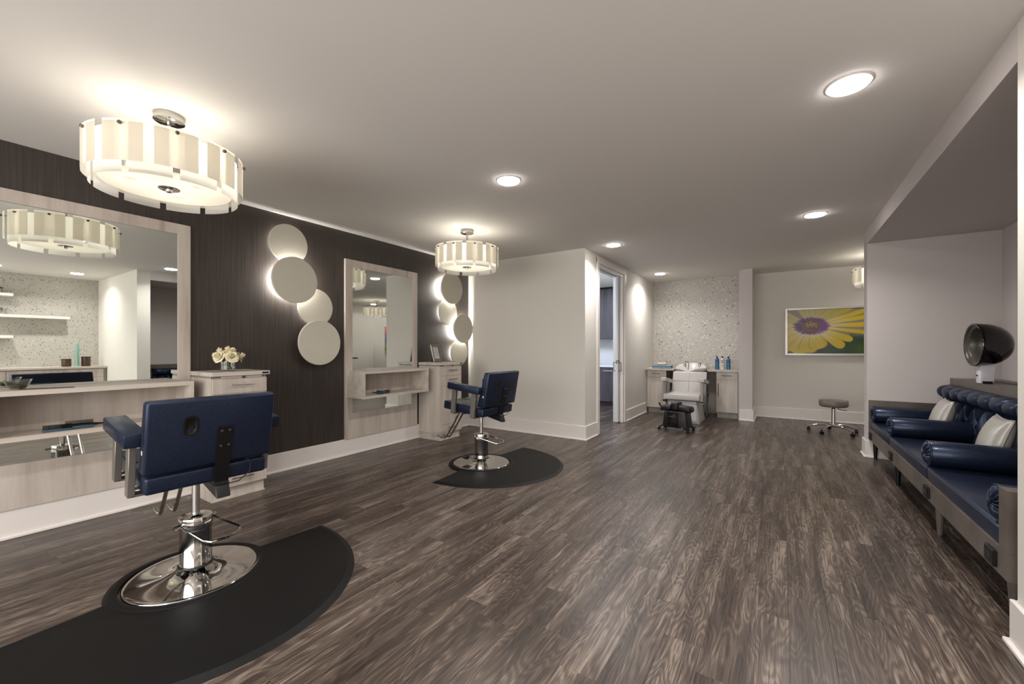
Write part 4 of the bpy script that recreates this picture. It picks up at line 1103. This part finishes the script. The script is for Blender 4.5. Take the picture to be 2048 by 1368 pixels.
def pillow(label, loc, rz, tilt, s=.36):
    t_ = thing('throw_pillow', label, 'pillow', loc, rz, 'silver throw pillows')
    bm = nb(); n = 26; R = Matrix.Rotation(tilt, 4, 'Y')
    def pt(u, v, sg):
        # u,v in -1..1; corners pull out into ears
        k = 1 - .10 * (1 - u * u * v * v) * (abs(u) > 0 or abs(v) > 0)
        edge = (1 - u ** 2) * (1 - v ** 2)
        th = .075 * edge ** .42
        yy = u * s / 2 * (1 - .08 * (1 - v * v)); zz = v * s / 2 * (1 - .08 * (1 - u * u))
        wr = .004 * math.sin(26 * u + 6 * v) * max(0, abs(u) - .4) * edge ** .3
        return Vector((sg * (th + wr), yy, zz + s / 2 * .95))
    for sg in (-1, 1):
        g = [[bm.verts.new(pt(-1 + 2 * i / n, -1 + 2 * j / n, sg)) for j in range(n + 1)] for i in range(n + 1)]
        for i in range(n):
            for j in range(n): bm.faces.new((g[i][j], g[i + 1][j], g[i + 1][j + 1], g[i][j + 1]))
    bmesh.ops.remove_doubles(bm, verts=bm.verts, dist=.0004)
    bmesh.ops.transform(bm, matrix=R, verts=bm.verts)
    obj('pillow_cover', bm, 'pillow', t_, True, angle=85)
    bm = nb(); pts = []
    for side in range(4):
        for i in range(12):
            q = -1 + 2 * i / 12
            u, v = [(q, -1), (1, q), (-q, 1), (-1, -q)][side]; pts.append(R @ pt(u, v, 0))
    tube(bm, pts, .0045, 6, closed=True); obj('piping', bm, 'pillow', t_, True)
pillow('silver satin pillow on the far seat, smaller in view', (5.46, 5.465, .425), math.radians(-4), math.radians(16))
pillow('silver satin pillow nearer the camera, behind the third bolster', (5.455, 4.30, .425), math.radians(-4), math.radians(16))
# hood dryer
t_ = thing('hood_dryer', 'black hooded hair dryer on a white post standing on the bench ledge', 'hair dryer', (5.766, 5.40, .931), math.radians(3))
HZ = .345
bm = nb(); prof = [(.178, -.072), (.190, -.075), (.194, -.067), (.193, -.055), (.190, -.02), (.182, .03), (.166, .075), (.138, .115), (.10, .145), (.055, .162), (0, .168)]
lathe(bm, prof, 56, (0, 0, HZ), 'x'); hd = obj('hood', bm, 'blackg', t_, True, angle=70)
bm = nb(); lathe(bm, [(.178, -.072), (.172, -.058), (.160, -.054), (.150, -.045), (.148, .0), (.13, .05), (.10, .085), (.05, .105), (0, .11)], 56, (0, 0, HZ), 'x'); obj('inner_bowl', bm, 'smoke', hd, True, angle=70)
bm = nb()
for k in range(5):
    for q in range(-2, 3):
        lathe(bm, [(0, -.002), (.005, -.0015), (.005, 0)], 8, (.098 - abs(q) * .005 - .003 * (k - 2) ** 2, q * .03, HZ - .06 + k * .026), 'x')
obj('air_hole', bm, 'black', hd)
bm = nb(); lathe(bm, [(0, -.02), (.012, -.018), (.014, 0)], 12, (.165, 0, HZ), 'x'); obj('rear_cap', bm, 'black', hd, True)
bm = nb(); hexa(bm, [(-.043, -.045, 0), (.043, -.045, 0), (.043, .045, 0), (-.043, .045, 0), (-.038, -.042, .18), (.055, -.042, .18), (.055, .042, .18), (-.038, .042, .18)]); bevel(bm, .008, 2); po = obj('post', bm, 'white', t_, True)
bm = nb(); tube(bm, [(-.042, 0, .07), (-.056, 0, .066)], .004, 6); tube(bm, [(-.042, .018, .07), (-.048, .018, .07)], .005, 6); obj('switch', bm, 'black', po, True)
bm = nb(); bx(bm, -.03, .03, -.058, -.045, 0, .022); obj('hinge_plate', bm, 'black', po)

# ------------------------------------------------------------------ back room seen through the doorway
t_ = thing('wall_cabinet', 'tall charcoal wall cabinet with two doors seen through the doorway', 'cabinet', (0, 0, 0))
bm = nb(); bx(bm, .05, 1.8, 8.80, 9.14, 1.45, 2.56); obj('carcass', bm, 'darkcab', t_)
for k in range(4):
    x0 = .12 + k * .415
    bm = nb(); bx(bm, x0, x0 + .411, 8.78, 8.799, 1.455, 2.555); d = obj('door', bm, 'darkcab', t_)
    hx = x0 + (.35 if k % 2 == 0 else .06)
    bm = nb(); tube(bm, [(hx, 8.755, 1.52), (hx, 8.755, 1.78)], .007, 8); tube(bm, [(hx, 8.78, 1.55), (hx, 8.755, 1.55)], .005, 6); tube(bm, [(hx, 8.78, 1.75), (hx, 8.755, 1.75)], .005, 6); obj('handle', bm, 'pframe', d, True)
t_ = thing('floor_cabinet', 'low charcoal cabinet with a white top seen through the doorway', 'cabinet', (0, 0, 0))
bm = nb(); bx(bm, .05, 1.8, 8.50, 9.14, .1, .84); obj('carcass', bm, 'darkcab', t_)
bm = nb(); bx(bm, .05, 1.8, 8.56, 9.14, 0, .1); obj('plinth', bm, 'darkcab', t_)
bm = nb(); bx(bm, .03, 1.82, 8.46, 9.14, .84, .88); obj('countertop', bm, 'white', t_)
for k in range(4):
    x0 = .12 + k * .415
    bm = nb(); bx(bm, x0, x0 + .411, 8.48, 8.499, .68, .835); d = obj('drawer', bm, 'darkcab', t_)
    bm = nb(); tube(bm, [(x0 + .1, 8.455, .76), (x0 + .3, 8.455, .76)], .006, 8); obj('handle', bm, 'pframe', d, True)
    bm = nb(); bx(bm, x0, x0 + .411, 8.48, 8.499, .11, .676); d = obj('door', bm, 'darkcab', t_)
    hx = x0 + (.35 if k % 2 == 0 else .06)
    bm = nb(); tube(bm, [(hx, 8.455, .36), (hx, 8.455, .6)], .006, 8); obj('handle', bm, 'pframe', d, True)

# ------------------------------------------------------------------ shelf bay behind the camera's right, seen in the big mirror
def shelf(label, y0, y1, z):
    t_ = thing('floating_shelf', label, 'shelf', (XT, 0, z), 0, 'white shelves in the shelf bay')
    bm = nb(); bx(bm, -.25, -.001, y0, y1, 0, .05); bevel(bm, .002, 1); obj('board', bm, 'shelfw', t_)
shelf('top white floating shelf with bucket plants, seen in the big mirror', .3, 1.28, 2.16)
shelf('longest white floating shelf, seen in the big mirror', .3, 1.97, 1.79)
shelf('lowest white floating shelf, seen in the big mirror', .3, 1.28, 1.42)
for k in range(3):
    t_ = thing('bucket_plant', ['left', 'middle', 'right'][k] + ' one of three small silver buckets of moss on the top mirror-reflected shelf', 'plant', (XT - .12, .88 + .12 * k, 2.211), 0, 'moss buckets')
    bm = nb(); lathe(bm, [(0, 0), (.036, 0), (.05, .075), (.052, .077), (.048, .077), (0, .07)], 20); obj('bucket', bm, 'silverp', t_, True)
    bm = nb(); lathe(bm, [(.048, .072), (.056, .085), (.04, .10), (0, .105)], 20)
    for v in bm.verts: v.co += Vector((random.uniform(-1, 1), random.uniform(-1, 1), random.uniform(-1, 1))) * .006
    obj('moss', bm, 'moss', t_, True)
t_ = thing('tin_pail', 'single tin pail with a wire handle on the middle floating shelf in the mirror', 'pail', (XT - .12, 1.16, 1.841))
bm = nb(); lathe(bm, [(0, 0), (.045, 0), (.06, .11), (.062, .112), (.056, .112), (0, .02)], 24); obj('pail', bm, 'silverp', t_, True)
bm = nb(); tube(bm, [(.0, .06, .105), (0, .11, .06), (0, .12, .02)], .0025, 6); obj('wire_handle', bm, 'steel', t_, True)
t_ = thing('storage_counter', 'pale wood counter with drawers below the terrazzo wall, seen in the big mirror', 'counter', (0, 0, 0))
bm = nb(); bx(bm, 6.74, XT - .001, -1.6, 2.408, .865, .90); obj('worktop', bm, 'lighth', t_)
bm = nb(); bx(bm, 6.78, XT - .001, -1.6, 2.40, 0, .865); obj('carcass', bm, 'greyh', t_)
for k in range(6):
    y0 = 2.36 - (k + 1) * .6
    bm = nb(); bx(bm, 6.76, 6.78, y0 + .003, y0 + .597, .70, .85); d = obj('drawer', bm, 'light', t_)
    bm = nb(); tube(bm, [(6.735, y0 + .2, .78), (6.735, y0 + .4, .78)], .006, 8); obj('handle', bm, 'steel', d, True)
    bm = nb(); bx(bm, 6.76, 6.78, y0 + .003, y0 + .597, .1, .695); obj('door', bm, 'light', t_)
for k, (y, h_, lb) in enumerate(((1.9, .13, 'shorter'), (2.16, .17, 'taller'))):
    t_ = thing('storage_jar', lb + ' brown filled jar on the storage counter, seen in the big mirror', 'jar', (6.98, y, .901))
    bm = nb(); lathe(bm, [(0, 0), (.06, 0), (.065, .01), (.065, h_), (.06, h_ + .005), (0, h_ + .005)], 24); obj('jar_body', bm, 'brown', t_, True)
    bm = nb(); lathe(bm, [(.067, h_ - .004), (.067, h_ + .012), (0, h_ + .014)], 24); obj('lid', bm, 'black', t_, True)
t_ = thing('glass_cylinder', 'tall mint green cylinder between the two brown jars, seen in the big mirror', 'vase', (6.92, 2.03, .901))
bm = nb(); lathe(bm, [(0, 0), (.05, 0), (.03, .02), (.028, .42), (.02, .43), (0, .43)], 20); obj('tube', bm, 'mint', t_, True)
# pedicure chair, seen in the second mirror
t_ = thing('pedicure_chair', 'grey high-backed pedicure chair with black arm trays, seen in the second mirror', 'chair', (6.35, 7.15, 0), math.radians(180))
bm = nb(); hexa(bm, [(-.40, -.24, .45), (-.24, -.26, .45), (-.24, .26, .45), (-.40, .24, .45), (-.50, -.20, 1.12), (-.38, -.20, 1.12), (-.38, .20, 1.12), (-.50, .20, 1.12)]); bevel(bm, .03, 3)
for v in bm.verts: v.co.x += 0.1
obj('backrest', bm, 'gvinyl', t_, True)
bm = nb(); tube(bm, [(-.33, -.19, 1.19), (-.33, .19, 1.19)], .075, 16); obj('headrest', bm, 'gvinyl', t_, True)
bm = nb(); rbox(bm, -.3, .28, -.26, .26, .40, .52, .03, 3); obj('seat', bm, 'gvinyl', t_, True)
bm = nb(); rbox(bm, -.32, .30, -.30, .30, 0, .40, .03, 2); obj('base', bm, 'white', t_, True)
for s in (-1, 1):
    bm = nb(); rbox(bm, -.15, .28, s * .36 - .06, s * .36 + .06, .94, .975, .012, 2); ar = obj('arm_tray', bm, 'blackg', t_, True)
    bm = nb(); tube(bm, [(.05, s * .36, .42), (.05, s * .36, .94)], .018, 10); obj('tray_post', bm, 'steel', ar, True)

# ceiling sprinkler next to the second pendant
t_ = thing('sprinkler_head', 'tiny ceiling sprinkler left of the second pendant', 'sprinkler', (.62, 4.0, H))
bm = nb(); lathe(bm, [(0, 0), (.03, 0), (.03, -.003), (.008, -.006), (.008, -.03), (0, -.03)], 16); obj('escutcheon', bm, 'trim', t_, True)
bm = nb(); lathe(bm, [(0, -.035), (.016, -.035), (.016, -.037), (0, -.038)], 12); tube(bm, [(0, .009, -.012), (0, .009, -.036)], .0015, 4); tube(bm, [(0, -.009, -.012), (0, -.009, -.036)], .0015, 4); obj('deflector', bm, 'steel', t_, True)
